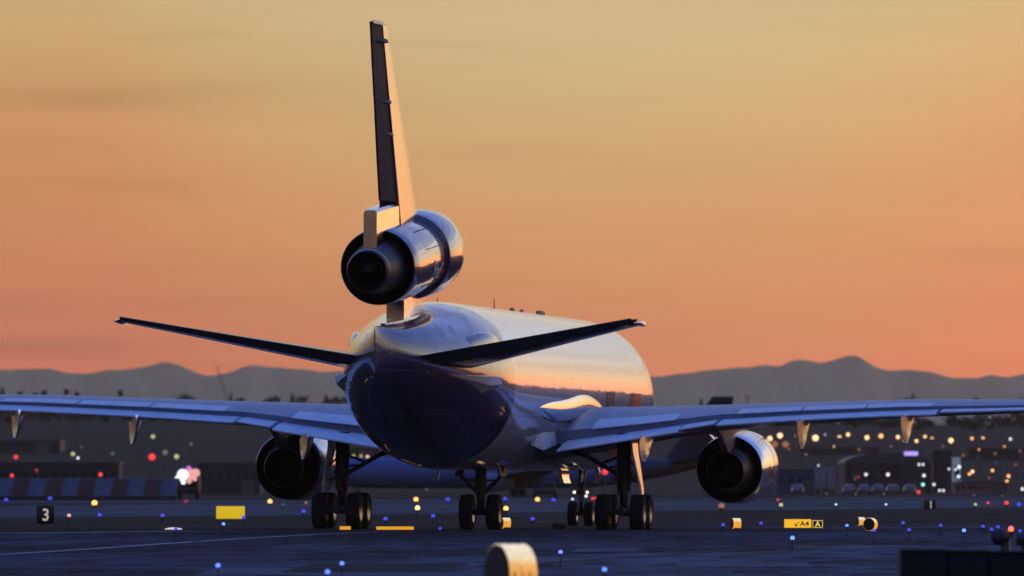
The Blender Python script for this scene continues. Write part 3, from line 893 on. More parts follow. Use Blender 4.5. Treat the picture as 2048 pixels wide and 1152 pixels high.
def fin():
    bm = bmesh.new(); secs = []
    for z, le, hg, ht in ((9.9, -14.0, -20.0, .40), (11.1, -15.15, -20.35, .36), (12.7, -16.75, -20.95, .30), (14.3, -18.35, -21.55, .24), (15.9, -19.95, -22.15, .18), (17.45, -21.5, -22.75, .13)):
        ch = le - hg
        r = []
        for c, t in airfoil(9, .10, 1.0):
            # blunt at the hinge line
            k = sqrt(max(0, 1 - (1 - min(1, c / .55)) ** 2)) * ht
            s = 1 if t > 0 else -1
            r.append(Vector((le - c * ch, s * k, z)))
        secs.append(r)
    loft(bm, secs)
    fi = build("fin", bm, purple, JET, smooth=45)
    bm = bmesh.new(); rings = []; df = radians(4)
    for z, hg, te, ht in ((11.46, -20.5, -21.9, .30), (13.0, -21.06, -22.45, .25), (14.5, -21.62, -22.95, .20), (16.0, -22.2, -23.5, .155), (17.5, -22.78, -24.0, .115)):
        L_ = hg - .05 - te
        def rot(dx, y): return Vector((hg - .04 - dx * cos(df) - y * sin(df), y * cos(df) + dx * sin(df), z))
        rings.append([rot(-.02, 0), rot(.0, ht * .9), rot(L_ * .35, ht * .72), rot(L_, .035), rot(L_, -.035), rot(L_ * .35, -ht * .72), rot(0, -ht * .9)])
    loft(bm, rings)
    ru = build("rudder", bm, mat("rudder_dark_purple_paint", (.012, .007, .026), rough=.6, spec=.25, noise=.3, nscale=2), fi, smooth=35)
    for z, s in ((16.9, .22), (14.85, .20), (13.75, .20)):
        hg = -20.5 - (z - 11.46) * .377
        bm = bmesh.new()
        loft(bm, [[Vector((hg + dx, -q - o, z + h)) for o, h in ((0, -.07), (w, -.05), (w * .7, .06), (0, .10))] for dx, q, w in ((.35, .1, .10), (0, .14, s * .8), (-.45, .05, s * .8), (-.7, -.06, .10))])
        build("hinge_fairing", bm, soot, ru, smooth=30)
    bm = bmesh.new()
    loft(bm, [[Vector((x, y, z)) for y, z in ((-w, 17.44), (w, 17.44), (w * .7, 17.44 + h), (-w * .7, 17.44 + h))] for x, w, h in ((-21.3, .02, .02), (-22.2, .13, .10), (-23.1, .12, .13), (-24.0, .03, .10))])
    build("tip_cap", bm, dull, fi, smooth=40)
    # tail fairing block below the rudder, running down into the nozzle
    bm = bmesh.new(); rings = []
    for x, hw, zb, zt in ((-19.4, .34, 9.9, 11.42), (-20.6, .34, 9.85, 11.40), (-22.4, .30, 9.75, 11.24), (-23.7, .25, 9.66, 11.12), (-24.25, .23, 9.62, 11.04)):
        rings.append([Vector((x, hw, zb)), Vector((x, hw, zt - .10)), Vector((x, hw * .7, zt)), Vector((x, -hw * .7, zt)), Vector((x, -hw, zt - .10)), Vector((x, -hw, zb))])
    loft(bm, rings)
    build("tail_fairing", bm, bare, fi, smooth=30)
fin()

# ---- engines
def engine_common(o, ax, fan, core, name, mcowl, parent, nz=48, ring_m=None, fz=None):
    """fan, core: lists of (t, r) along the axis pointing forward from the fan nozzle plane"""
    a = Vector(ax).normalized()
    E = empty(name); E.parent = parent
    bm = bmesh.new(); revolve(bm, fan, o, a, nz)
    cowl = build("fan_cowl", bm, mcowl, E, smooth=35)
    bm = bmesh.new(); revolve(bm, [(fan[0][0], fan[0][1]), (fan[0][0], fan[0][1] - .04), (.8, fan[0][1] - .10), (2.6, fan[0][1] - .16), (2.61, .1)], o, a, nz)
    build("fan_duct", bm, black, E, smooth=35)
    bm = bmesh.new(); revolve(bm, core, o, a, nz)
    build("core_cowl", bm, soot, E, smooth=35)
    t0, r0 = core[-1]
    bm = bmesh.new(); revolve(bm, [(t0 - .02, r0 + .012), (t0 - .02, r0 - .05), (t0 + .9, r0 - .14), (t0 + .91, .05)], o, a, nz)
    build("exhaust_nozzle", bm, black, E, smooth=35)
    bm = bmesh.new(); revolve(bm, [(t0 - .1, .02), (t0 + .1, .14), (t0 + .5, .28), (t0 + .9, .36)], o, a, 24)
    build("exhaust_plug", bm, soot, E, smooth=35)
    bm = bmesh.new(); revolve(bm, [(t0 + .32, r0 + .045), (t0 + .30, r0 + .085), (t0 + .24, r0 + .085), (t0 + .22, r0 + .045)], o, a, nz)
    build("nozzle_ring", bm, mat("heat_stained_ring", (.5, .40, .28), rough=.3, metal=1), E, smooth=35)
    return E, cowl
m_lip = bare
def wing_engine(sd):
    y = sd * 8.44
    o = Vector((5.9, y, 2.30)); a = Vector((1, 0, .035)).normalized()
    E, cowl = engine_common(o, a, [(0, 1.235), (.03, 1.255), (.8, 1.315), (1.7, 1.36), (2.6, 1.385), (3.4, 1.38), (4.1, 1.34), (4.6, 1.25), (4.75, 1.16), (4.6, 1.10), (4.0, 1.10)],
        [(2.0, 1.02), (1.0, .98), (.2, .93), (-.5, .82), (-1.0, .70), (-1.15, .67)], "wing_engine", mat("silver_cowl_paint", (.80, .80, .83), rough=.16, metal=.8, noise=.05, nscale=2, bump=.05, bscale=1.5), JET)
    bm = bmesh.new(); revolve(bm, [(2.62, 1.392), (2.62, 1.394), (2.66, 1.394), (2.66, 1.392)], o, a, 48)
    build("cowl_seam", bm, seam, cowl, smooth=0)
    def fy(x, z, grow):
        t = x - o.x; r = lerp_tab([(0, 1.255), (.8, 1.315), (1.7, 1.36), (2.6, 1.385), (3.4, 1.38), (4.1, 1.34)], t)[0] + grow
        zc = o.z + .035 * t
        return (sqrt(max(0, r * r - (z - zc) ** 2)) + 8.44) if sd else 0
    for side in ((-1,) if sd < 0 else (1,)):
        wrapped_title("Fed", o.x + 1.35, .95, 2.02, .42, purple_mark, side, .008, cowl, fy)
        wrapped_title("Ex", o.x + 2.35, .62, 2.02, .42, orange_mark, side, .008, cowl, fy)
    # strakes
    for dz in (1, -1):
        bm = bmesh.new(); ang = radians(48)
        d = Vector((0, dz * cos(ang), sin(ang))); zc = o.z + .12
        loft(bm, [[Vector((o.x + 3.3 - q, y, zc)) + d * r + Vector((0, w, 0)) for r, w in ((1.34, -.015), (1.34 + h, -.008), (1.34 + h, .008), (1.34, .015))] for q, h in ((0, .02), (.5, .26), (1.1, .26), (1.12, .24))])
        build("nacelle_strake", bm, white, cowl, smooth=0)
    # pylon with its drooping tail
    bm = bmesh.new(); rings = []
    for x, zb, zt, w in ((10.2, 3.60, 3.75, .12), (9.0, 3.5, 4.15, .26), (7.2, 3.3, 4.45, .30), (6.0, 3.2, 4.45, .31), (5.2, 3.0, 4.4, .31), (4.75, 2.92, 4.3, .27), (4.3, 3.05, 4.2, .22), (3.0, 3.55, 4.1, .16), (1.8, 3.85, 4.05, .08)):
        rings.append([Vector((x, y - w * .55, zb)), Vector((x, y - w, (zb + zt) / 2)), Vector((x, y - w * .9, zt)), Vector((x, y + w * .9, zt)), Vector((x, y + w, (zb + zt) / 2)), Vector((x, y + w * .55, zb))])
    loft(bm, rings)
    build("pylon", bm, mat("pylon_paint", (.34, .33, .32), rough=.3, coat=.5, noise=.1, nscale=2), E, smooth=45)
    return E
wing_engine(-1); wing_engine(1)

def tail_engine():
    o = Vector((-22.7, 0, 9.13)); a = Vector((1, 0, .088)).normalized()
    mid = [(0, 1.285), (.03, 1.30), (.9, 1.345), (1.9, 1.37), (2.2, 1.375)]
    E, cowl = engine_common(o, a, mid, [(2.0, 1.02), (1.0, .98), (0, .93), (-.9, .84), (-1.7, .74), (-2.1, .67)], "tail_engine", purple, JET)
    bm = bmesh.new(); revolve(bm, [(2.22, 1.30), (2.24, 1.33), (2.4, 1.34), (6.1, 1.365), (6.4, 1.33)], o, a, 48)
    rc = build("reverser_cowl", bm, purple, E, smooth=35)
    bm = bmesh.new(); revolve(bm, [(6.1, 1.36), (6.15, 1.50), (6.3, 1.53), (8.4, 1.55), (9.2, 1.50), (9.6, 1.40), (9.7, 1.30), (9.5, 1.22), (8, 1.2)], o, a, 48)
    build("intake_duct", bm, purple, E, smooth=35)
    bm = bmesh.new()
    for ang in (20, 52, -38, -75):
        d = Vector((0, -cos(radians(ang)), sin(radians(ang)))); n = Vector((0, sin(radians(ang)), cos(radians(ang))))
        c = o + a * 4.3 + d * 1.356
        box(bm, c, (3.6, .02, .03), R=Matrix((a, d, n)).transposed())
    build("cowl_seam", bm, seam, rc, smooth=0)
    def fy(x, z, grow):
        t = (x - o.x); zc = o.z + .088 * t; r = 1.365 + grow
        return sqrt(max(0, r * r - (z - zc) ** 2))
    wrapped_title("Fed", -18.9, 1.5, 8.85, .62, white_mark, -1, .006, rc, fy)
    wrapped_title("Ex", -17.35, .95, 8.85, .62, orange_mark, -1, .006, rc, fy)
    # frame carrying the engine above the fuselage
    bm = bmesh.new(); rings = []
    for x, w, zb in ((-14.4, .10, 7.3), (-15.0, .30, 7.2), (-18.6, .33, 7.1), (-19.15, .31, 7.08)):
        zt = 9.16 + .088 * (x + 22.2) - .9
        rings.append([Vector((x, w, zb)), Vector((x, w, zt)), Vector((x, -w, zt)), Vector((x, -w, zb))])
    loft(bm, rings)
    build("engine_frame", bm, mat("frame_metal", (.80, .74, .68), rough=.2, metal=1, noise=.18, nscale=3, bump=.05, bscale=4), E, smooth=20)
    bm = bmesh.new(); rings = []     # flared foot with a dark gap
    for x, w, z in ((-13.6, .12, 7.98), (-15, .62, 7.72), (-18.2, .62, 7.42), (-20.2, .40, 7.26), (-21.6, .10, 7.14)):
        rings.append([Vector((x, w, z - .25)), Vector((x, w * .85, z + .09)), Vector((x, -w * .85, z + .09)), Vector((x, -w, z - .25))])
    loft(bm, rings)
    build("frame_foot", bm, purple, E, smooth=30)
    # sharp tail cone tip
tail_engine()

# ---- landing gear
def tyre(parent, c, R, w, name="tyre"):
    bm = bmesh.new()
    pr = [(-.5, .62), (-.5, .80), (-.46, .92), (-.36, .985), (-.22, .998), (-.19, .975), (-.17, .998), (-.02, 1.0), (0, .978), (.02, 1.0), (.17, .998), (.19, .975), (.22, .998), (.36, .985), (.46, .92), (.5, .80), (.5, .62), (.3, .58), (-.3, .58), (-.5, .62)]
    revolve(bm, [(t * w, r * R) for t, r in pr], c, (0, 1, 0), 36)
    ty = build(name, bm, rubber, parent, smooth=30)
    bm = bmesh.new()
    revolve(bm, [(-.34 * w, .05), (-.34 * w, .30 * R), (-.46 * w, .58 * R), (-.36 * w, .60 * R), (.36 * w, .60 * R), (.46 * w, .58 * R), (.34 * w, .30 * R), (.34 * w, .05)], c, (0, 1, 0), 28, True, True)
    build("wheel_hub", bm, mat("hub_metal", (.25, .25, .26), rough=.3, metal=.9), ty, smooth=30)
    return ty

def main_gear(sd):
    y = sd * 5.30
    G = empty("main_landing_gear"); G.parent = JET
    for dx in (-.82, .82):
        for dy in (-.64, .64):
            tyre(G, (dx, y + dy, .675), .675, .52)
    bm = bmesh.new()
    tube(bm, (-1.0, y, .70), (1.0, y, .70), .16, .16, 14)
    for dx in (-.82, .82): tube(bm, (dx, y - .8, .68), (dx, y + .8, .68), .10, .10, 12)
    build("bogie_beam", bm, gear_grey, G)
    bm = bmesh.new()
    tube(bm, (0, y, .70), (0, y, 1.5), .17, .17, 18)
    tube(bm, (0, y, 1.45), (.05, y + sd * -.02, 3.6), .24, .27, 18)
    tube(bm, (.1, y - .3, 2.1), (.1, y + .3, 2.1), .09, .09, 10)
    tube(bm, (-.28, y, 1.2), (-.30, y + sd * .06, 2.4), .07, .07, 10)
    tube(bm, (-.22, y - sd * .2, 1.3), (-.22, y - sd * .2, 2.9), .045, .045, 8)
    tube(bm, (-.3, y, 1.0), (-.52, y, 1.45), .06, .06, 8); tube(bm, (-.52, y, 1.45), (-.2, y, 1.75), .06, .06, 8)
    build("shock_strut", bm, gear_grey, G)
    bm = bmesh.new()
    tube(bm, (0, y - sd * .1, 2.0), (.1, y - sd * 1.45, 2.78), .085, .085, 10)
    tube(bm, (.1, y - sd * 1.45, 2.78), (.1, y - sd * 2.5, 3.15), .10, .10, 10)
    tube(bm, (0, y - sd * .15, 2.75), (.1, y - sd * .95, 2.46), .05, .05, 8)
    tube(bm, (-.05, y - sd * .12, 2.3), (.1, y - sd * .55, 2.38), .04, .04, 8)
    build("side_brace", bm, gear_grey, G)
    bm = bmesh.new(); rings = []
    for z, o_, w in ((3.55, .30, .75), (2.9, .36, .72), (2.2, .50, .55), (1.55, .62, .34), (1.35, .64, .26)):
        rings.append([Vector((-w, y + sd * o_, z)), Vector((w, y + sd * (o_ + .02), z)), Vector((w, y + sd * (o_ + .06), z)), Vector((-w, y + sd * (o_ + .07), z))])
    loft(bm, rings)
    build("gear_door", bm, white, G, smooth=40)
    for z0, z1, q in ((2.6, 2.35, .45), (1.9, 1.8, .55)):
        bm = bmesh.new(); tube(bm, (-.1, y + sd * .2, z0), (-.1, y + sd * q, z1), .04, .04, 8)
        build("door_link", bm, gear_grey, G)
main_gear(-1); main_gear(1)

def centre_gear():
    G = empty("centre_landing_gear"); G.parent = JET
    x = -.4
    for dy in (-.50, .50): tyre(G, (x, dy, .66), .66, .50)
    bm = bmesh.new()
    tube(bm, (x, -.6, .66), (x, .6, .66), .12, .12, 12)
    tube(bm, (x, 0, .62), (x, 0, 1.3), .15, .15, 16); tube(bm, (x, 0, 1.25), (x, 0, 2.5), .20, .22, 16)
    tube(bm, (x - .25, 0, .8), (x - .42, 0, 1.2), .05, .05, 8); tube(bm, (x - .42, 0, 1.2), (x - .2, 0, 1.55), .05, .05, 8)
    build("shock_strut", bm, gear_grey, G)
    bm = bmesh.new()
    for s in (-1, 1):
        tube(bm, (x, s * .12, 1.35), (x, s * .72, 1.95), .075, .075, 10); tube(bm, (x, s * .72, 1.95), (x, s * .82, 2.4), .09, .09, 10)
        tube(bm, (x, s * .12, 1.85), (x, s * .6, 1.82), .035, .035, 8)
    build("side_brace", bm, gear_grey, G)
    for s in (-1, 1):
        bm = bmesh.new()
        loft(bm, [[Vector((x - w, s * (o_), z)), Vector((x + w, s * o_, z)), Vector((x + w, s * (o_ + .05), z)), Vector((x - w, s * (o_ + .05), z))] for z, o_, w in ((2.35, .72, .8), (1.98, .82, .75))])
        build("gear_door", bm, gear_grey, G, smooth=0)
centre_gear()

def nose_gear():
    G = empty("nose_landing_gear"); G.parent = JET
    x = 24.6
    for dy in (-.33, .33): tyre(G, (x, dy, .50), .50, .36)
    bm = bmesh.new()
    tube(bm, (x, -.4, .5), (x, .4, .5), .08, .08, 10)
    tube(bm, (x, 0, .45), (x, 0, 1.1), .09, .09, 14); tube(bm, (x, 0, 1.05), (x + .1, 0, 2.6), .125, .14, 14)
    tube(bm, (x - .18, 0, .7), (x - .32, 0, .95), .04, .04, 8); tube(bm, (x - .32, 0, .95), (x - .15, 0, 1.25), .04, .04, 8)
    tube(bm, (x + .05, 0, 1.5), (x + 1.4, 0, 2.4), .06, .06, 8)
    box(bm, (x - .05, 0, 1.35), (.12, .5, .16), bev=.02)
    build("shock_strut", bm, gear_grey, G)
    bm = bmesh.new()
    for s in (-1, 1): sphere(bm, (x - .14, s * .26, 1.36), .06, 10, 7)
    build("taxi_lamp", bm, lamp_mat("taxi_lamp_glow", (1, .9, .7), 2.0), G)
    bm = bmesh.new(); tube(bm, (x - .14, -.02, 1.75), (x - .12, -.10, 2.35), .05, .04, 8)
    build("steering_actuator", bm, bare, G)
    for s in (-1, 1):
        bm = bmesh.new()
        loft(bm, [[Vector((x - .75, s * o_, z)), Vector((x + .75, s * (o_ - .05), z)), Vector((x + .75, s * (o_ - .01), z)), Vector((x - .75, s * (o_ + .16), z))] for z, o_ in ((2.38, .60), (2.2, .68), (1.95, .66), (1.72, .58))])
        build("gear_door", bm, bare, G, smooth=40)
nose_gear()

# ------------------------------------------------------------------ the parked jet behind
wall_blue_ = mat('parked_jet_cowl_paint', (.06, .10, .19), rough=.5)
def background_jet():
    nose = P(640, 950, 1010); tail = P(1432, 950, 1010)
    Ltot = tail.x - nose.x
    J = empty("parked_jet", (nose.x, 1010, 0), 0)
    tag(J, "white jet with dark purple tail parked side-on far behind the big one", "airplane")
    zc, r = 2.95, 1.92
    bm = bmesh.new(); rings = []
    tab = [(0, .05, -.35), (.8, .75, -.25), (2.2, 1.35, -.1), (4.5, 1.85, 0), (6.5, 1.92, 0), (.66 * Ltot, 1.92, 0), (.78 * Ltot, 1.6, .3), (.9 * Ltot, .9, .75), (Ltot, .12, 1.25)]
    for k in range(49):
        x = Ltot * k / 48
        rr, dz = lerp_tab(tab, x)
        rings.append([Vector((x, rr * cos(a), zc + dz + rr * sin(a))) for a in [2 * pi * q / 28 for q in range(28)]])
    loft(bm, rings)
    M = bpy.data.materials.new("parked_jet_paint"); M.use_nodes = True
    nt = M.node_tree; b = nt.nodes["Principled BSDF"]
    tc = nt.nodes.new("ShaderNodeTexCoord"); sp = nt.nodes.new("ShaderNodeSeparateXYZ"); nt.links.new(tc.outputs["Object"], sp.inputs[0])
    gt = nt.nodes.new("ShaderNodeMath"); gt.operation = 'GREATER_THAN'; gt.inputs[1].default_value = Ltot * .74; nt.links.new(sp.outputs[0], gt.inputs[0])
    mx = nt.nodes.new("ShaderNodeMix"); mx.data_type = 'RGBA'; mx.inputs[6].default_value = (.03, .08, .22, 1); mx.inputs[7].default_value = (.010, .008, .045, 1)
    nt.links.new(gt.outputs[0], mx.inputs[0]); nt.links.new(mx.outputs[2], b.inputs["Base Color"]); b.inputs["Roughness"].default_value = .6
    fu = build("fuselage", bm, M, J, smooth=50)
    bm = bmesh.new(); rings = []
    f0 = P(1330, 900, 1010); f1 = P(1448, 793, 1010)
    for t in (0, .5, 1):
        z = 4.6 + (f1.z - 4.6) * t; x0 = (f0.x - nose.x) + (P(1425, 0, 1010).x - f0.x) * t; ch = 7.2 - 4.6 * t
        rings.append([Vector((x0 + c * ch, y * ch, z)) for c, y in airfoil(8, .10)])
    loft(bm, rings)
    build("fin", bm, MATS["rudder_dark_purple_paint"], J, smooth=40)
    for sd in (-1, 1):
        bm = bmesh.new(); rings = []
        for t in (0, 1):
            ch = 7.5 - 5 * t
            rings.append([Vector((Ltot * .40 + 7.5 * t + c * ch, sd * (1.2 + 17.5 * t), 2.2 + 1.3 * t + y * ch)) for c, y in airfoil(8, .11)])
        loft(bm, rings); build("wing", bm, MATS["rudder_dark_purple_paint"], J, smooth=40)
        bm = bmesh.new(); rings = []
        for t in (0, 1):
            ch = 4.2 - 2.4 * t
            rings.append([Vector((Ltot * .88 + 3.5 * t + c * ch, sd * (.5 + 6.5 * t), 4.2 + .8 * t + y * ch)) for c, y in airfoil(8, .09)])
        loft(bm, rings); build("horizontal_stabilizer", bm, MATS["rudder_dark_purple_paint"], J, smooth=40)
        bm = bmesh.new(); revolve(bm, [(0, .9), (.3, 1.12), (1.5, 1.2), (3, 1.05), (4.2, .7), (4.3, .3)], (Ltot * .40, sd * 6.4, 1.75), (1, 0, 0), 28)
        build("engine", bm, wall_blue_, J, smooth=40)
        bm = bmesh.new()
        for dx in (-.55, .55):
            for dy in (-.35, .35): revolve(bm, [(-.18, .25), (-.18, .42), (0, .5), (.18, .42), (.18, .25)], (Ltot * .5 + dx, sd * 3.0 + dy, .5), (0, 1, 0), 20, True, True)
        tube(bm, (Ltot * .5, sd * 3.0, .5), (Ltot * .5, sd * 3.0, 2.3), .15, .15, 10)
        build("main_landing_gear", bm, rubber, J, smooth=40)
    bm = bmesh.new()
    for dy in (-.25, .25): revolve(bm, [(-.12, .2), (-.12, .34), (0, .4), (.12, .34), (.12, .2)], (4.6, dy, .4), (0, 1, 0), 20, True, True)
    tube(bm, (4.6, 0, .4), (4.6, 0, 2), .1, .1, 10)
    build("nose_landing_gear", bm, rubber, J, smooth=40)
    bm = bmesh.new(); box(bm, (1.85, 0, 3.75), (.7, 1.9, .36), bev=.08)
    build("cockpit_window", bm, black, J, smooth=30)
background_jet()

# ------------------------------------------------------------------ signs
amber_panel = mat("amber_sign_panel", (.55, .33, .02), rough=.4, emit=(1.0, .53, .02), estr=.90, sample=False, noise=.15, nscale=6)
yellow_panel = mat("yellow_sign_panel", (.55, .42, .02), rough=.5, emit=(.90, .60, .01), estr=.66, noise=.2, nscale=4)
orange_panel = mat("orange_sign_panel", (.6, .28, .02), rough=.5, emit=(1, .42, .02), estr=.75, noise=.15, nscale=5)
black_panel = mat("black_sign_panel", (.008, .008, .009), rough=.5)
cream_mark = mat("cream_sign_numeral", (.55, .52, .40), rough=.5, emit=(.8, .74, .5), estr=.42)
yellow_mark = mat("yellow_sign_letter", (.6, .45, .05), rough=.5, emit=(1, .75, .15), estr=.8)
dark_mark = mat("dark_sign_letter", (.06, .035, .01), rough=.6)
steel = mat("galvanised_steel", (.28, .28, .29), rough=.45, metal=.8, noise=.15, nscale=8)
dark_steel = mat("dark_painted_steel", (.014, .015, .018), rough=.5, noise=.2, nscale=5)

def sign(name, label, x0, x1, y0, y1, Y, m, text=None, tm=None, tx=None, border=None, zleg=True, text2=None):
    a, b = P(x0, y0, Y), P(x1, y1, Y)
    w, h = b.x - a.x, a.z - b.z
    E = empty(name, ((a.x + b.x) / 2, Y, 0)); tag(E, label, "sign")
    zc = (a.z + b.z) / 2
    bm = bmesh.new(); box(bm, (0, .09, zc), (w, .16, h), bev=.015)
    build("cabinet", bm, dark_steel, E, smooth=30)
    bm = bmesh.new(); box(bm, (0, 0, zc), (w - .02, .03, h - .02), bev=.006)
    pn = build("face_panel", bm, m, E, smooth=30)
    for s in (-1, 1):
        bm = bmesh.new(); tube(bm, (s * w * .38, .09, 0), (s * w * .38, .09, max(b.z + .01, .02)), .03, .03, 8)
        build("leg", bm, steel, E)
    if border:
        t = .022
        bm = bmesh.new()
        for s in (-1, 1):
            box(bm, (0, -.019, zc + s * (h / 2 - t)), (w - .02, .006, t)); box(bm, (s * (w / 2 - t), -.0195, zc), (t, .007, h - .08))
        build("border", bm, border, pn, smooth=0)
    for tt in (text or []):
        body, cx, cy, hh, sx = tt
        bm = text_mesh(body, hh, None, bold=.02, sx=sx); 
        ww = max(v.co.x for v in bm.verts)
        thicken(bm, .006)
        for v in bm.verts: v.co = Vector((v.co.x - ww / 2 + cx * w / 2, -.0155 - v.co.z, v.co.y - hh / 2 + zc + cy * h / 2))
        build("lettering", bm, tm, pn, smooth=0)
    return E, pn, w, h, zc
sign("distance_marker_sign", "black square sign bearing a cream numeral 3", 73, 109, 1011, 1048, 335, black_panel, [("3", .02, 0, .52, .9)], cream_mark)
sign("distance_marker_sign", "small dark sign with a thin pale numeral 1", 1848, 1872, 1000, 1019, 520, black_panel, [("1", .15, 0, .48, .8)], cream_mark)
sign("taxiway_sign", "blank bright yellow taxiway sign left of the engine", 432, 490, 1012, 1038, 382, yellow_panel)
E, pn, w, h, zc = sign("taxiway_sign", "lit yellow sign with an arrow and the text A4", 1568, 1623, 1038, 1056, 312, amber_panel, [("A4", .48, -.02, .19, 1.15)], dark_mark)
bm = bmesh.new()   # down-left arrow
c = Vector((-.02, -.019, zc - .01))
def bar(p, q, t):
    p, q = Vector((p[0], 0, p[1])), Vector((q[0], 0, q[1])); d = q - p
    ang = atan2(d.z, d.x)
    box(bm, c + (p + q) / 2, (d.length, .008, t), R=Matrix.Rotation(-ang, 3, 'Y'))
bar((.075, .075), (-.065, -.065), .026); bar((-.08, -.08), (.02, -.08), .028); bar((-.08, -.064), (-.08, .03), .028)
build("arrow", bm, dark_mark, pn, smooth=0)
sign("taxiway_sign", "small black sign with a yellow letter A", 1624.5, 1646, 1040, 1056, 312.3, black_panel, [("A", 0, 0, .21, 1.0)], yellow_mark, border=yellow_mark)
sign("taxiway_sign", "low glowing orange sign strip between the left main wheels", 679, 702, 1052, 1060.5, 303, orange_panel)
sign("taxiway_sign", "long low glowing orange sign strip right of the left main wheels", 752, 828, 1052.5, 1060.5, 303, orange_panel)
sign("taxiway_sign", "low black sign back beside the nose wheels", 1105, 1134, 1046, 1058, 300, black_panel)

# ------------------------------------------------------------------ steel drums
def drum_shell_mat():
    """marker drum shell: sky reflection put in as emission, cream above, amber below"""
    M = bpy.data.materials.new("drum_shell_sky_glow"); M.use_nodes = True
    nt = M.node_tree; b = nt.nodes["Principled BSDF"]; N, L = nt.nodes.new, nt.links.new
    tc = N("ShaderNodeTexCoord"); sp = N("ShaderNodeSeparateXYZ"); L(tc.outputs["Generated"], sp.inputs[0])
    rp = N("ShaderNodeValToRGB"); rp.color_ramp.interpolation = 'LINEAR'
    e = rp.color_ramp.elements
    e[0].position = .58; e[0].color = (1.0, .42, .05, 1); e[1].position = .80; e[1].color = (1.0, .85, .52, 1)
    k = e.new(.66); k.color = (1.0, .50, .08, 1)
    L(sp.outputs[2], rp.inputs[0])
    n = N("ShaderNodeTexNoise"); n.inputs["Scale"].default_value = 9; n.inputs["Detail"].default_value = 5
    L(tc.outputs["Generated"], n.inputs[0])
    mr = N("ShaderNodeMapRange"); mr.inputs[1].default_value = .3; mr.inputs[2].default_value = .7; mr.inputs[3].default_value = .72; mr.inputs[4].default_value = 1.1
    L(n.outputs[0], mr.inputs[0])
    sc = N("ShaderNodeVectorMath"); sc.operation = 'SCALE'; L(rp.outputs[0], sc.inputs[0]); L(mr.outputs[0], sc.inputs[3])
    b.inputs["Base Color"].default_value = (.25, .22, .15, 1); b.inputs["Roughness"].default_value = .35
    L(sc.outputs[0], b.inputs["Emission Color"]); b.inputs["Emission Strength"].default_value = .92  # glow put into the shell in place of the reflected sky
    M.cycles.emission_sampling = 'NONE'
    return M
drum_glow = drum_shell_mat()
drum_end = mat("drum_end_dark", (.012, .013, .018), rough=.5)
def drum(label, px, py, Y, r, L_, az, group=None):
    p = P(px, py, Y)
    E = empty("marker_drum", (p.x, p.y, 0)); tag(E, label, "drum", "marker drums lying on the airfield")
    a = Vector((sin(radians(az)), cos(radians(az)), 0))
    o = Vector((0, 0, r + .01)) - a * L_ / 2
    bm = bmesh.new()
    revolve(bm, [(0, r * .93), (0, r), (.04 * L_, r * 1.02), (.07 * L_, r), (.36 * L_, r), (.38 * L_, r * 1.02), (.41 * L_, r), (.68 * L_, r), (.70 * L_, r * 1.02), (.73 * L_, r), (.94 * L_, r), (.97 * L_, r * 1.02), (L_, r), (L_, r * .93)], o, a, 48)
    build("drum_shell", bm, drum_glow, E, smooth=40)
    bm = bmesh.new()
    revolve(bm, [(L_ + .004, .02), (L_ + .004, r * .985), (L_ - .01, r * .99)], o, a, 40, True)
    revolve(bm, [(-.004, .02), (-.004, r * .985), (.01, r * .99)], o, a, 40, True)
    build("drum_end", bm, drum_end, E, smooth=30)
    if r > .3:
        bm = bmesh.new(); n = Vector((-a.y, a.x, 0)); n = n if n.y < 0 else -n
        for k, (t, w, hh) in enumerate(((.12, .03, .16), (.24, .05, .14), (.33, .02, .2), (.48, .04, .13), (.60, .025, .18), (.78, .05, .15), (.88, .02, .12))):
            th0, th1 = radians(6), radians(6 + hh * 90)
            rr = r * 1.004
            for q in range(4):
                u0, u1 = th0 + (th1 - th0) * q / 4 - radians(14), th0 + (th1 - th0) * (q + 1) / 4 - radians(14)
                pts = [o + a * (t * L_ + dx) + (n * cos(u) + Vector((0, 0, sin(u)))) * rr for dx, u in ((0, u0), (w * L_, u0), (w * L_, u1), (0, u1))]
                bm.faces.new([bm.verts.new(v) for v in pts])
        build("horizon_reflection_mark", bm, drum_end, E, smooth=0)  # dark bars painted in place of the horizon's reflection
    # chock so that the drum rests on the pavement
    bm = bmesh.new()
    n = Vector((-a.y, a.x, 0))
    for s in (-1, 1):
        box(bm, n * s * r * .7 + Vector((0, 0, r * .12)), (L_ * .8, r * .25, r * .24), rz=atan2(a.y, a.x), bev=.01)
    build("chock", bm, dark_steel, E, smooth=0)
drum("big bright white and amber marker drum in the foreground at the bottom", 1021, 1150, 117, .43, .43, 180 + 64)
drum("small bright white drum right of the right main wheels", 1472, 1044, 308, .20, .30, 180 + 75)
drum("small bright white drum just right of the letter A sign", 1722, 1041, 330, .17, .26, 180 + 75)
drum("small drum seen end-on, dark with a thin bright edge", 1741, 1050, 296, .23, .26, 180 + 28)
drum("small bright white drum touching the right centre wheel", 1011, 1053, 312, .20, .30, 180 + 70)

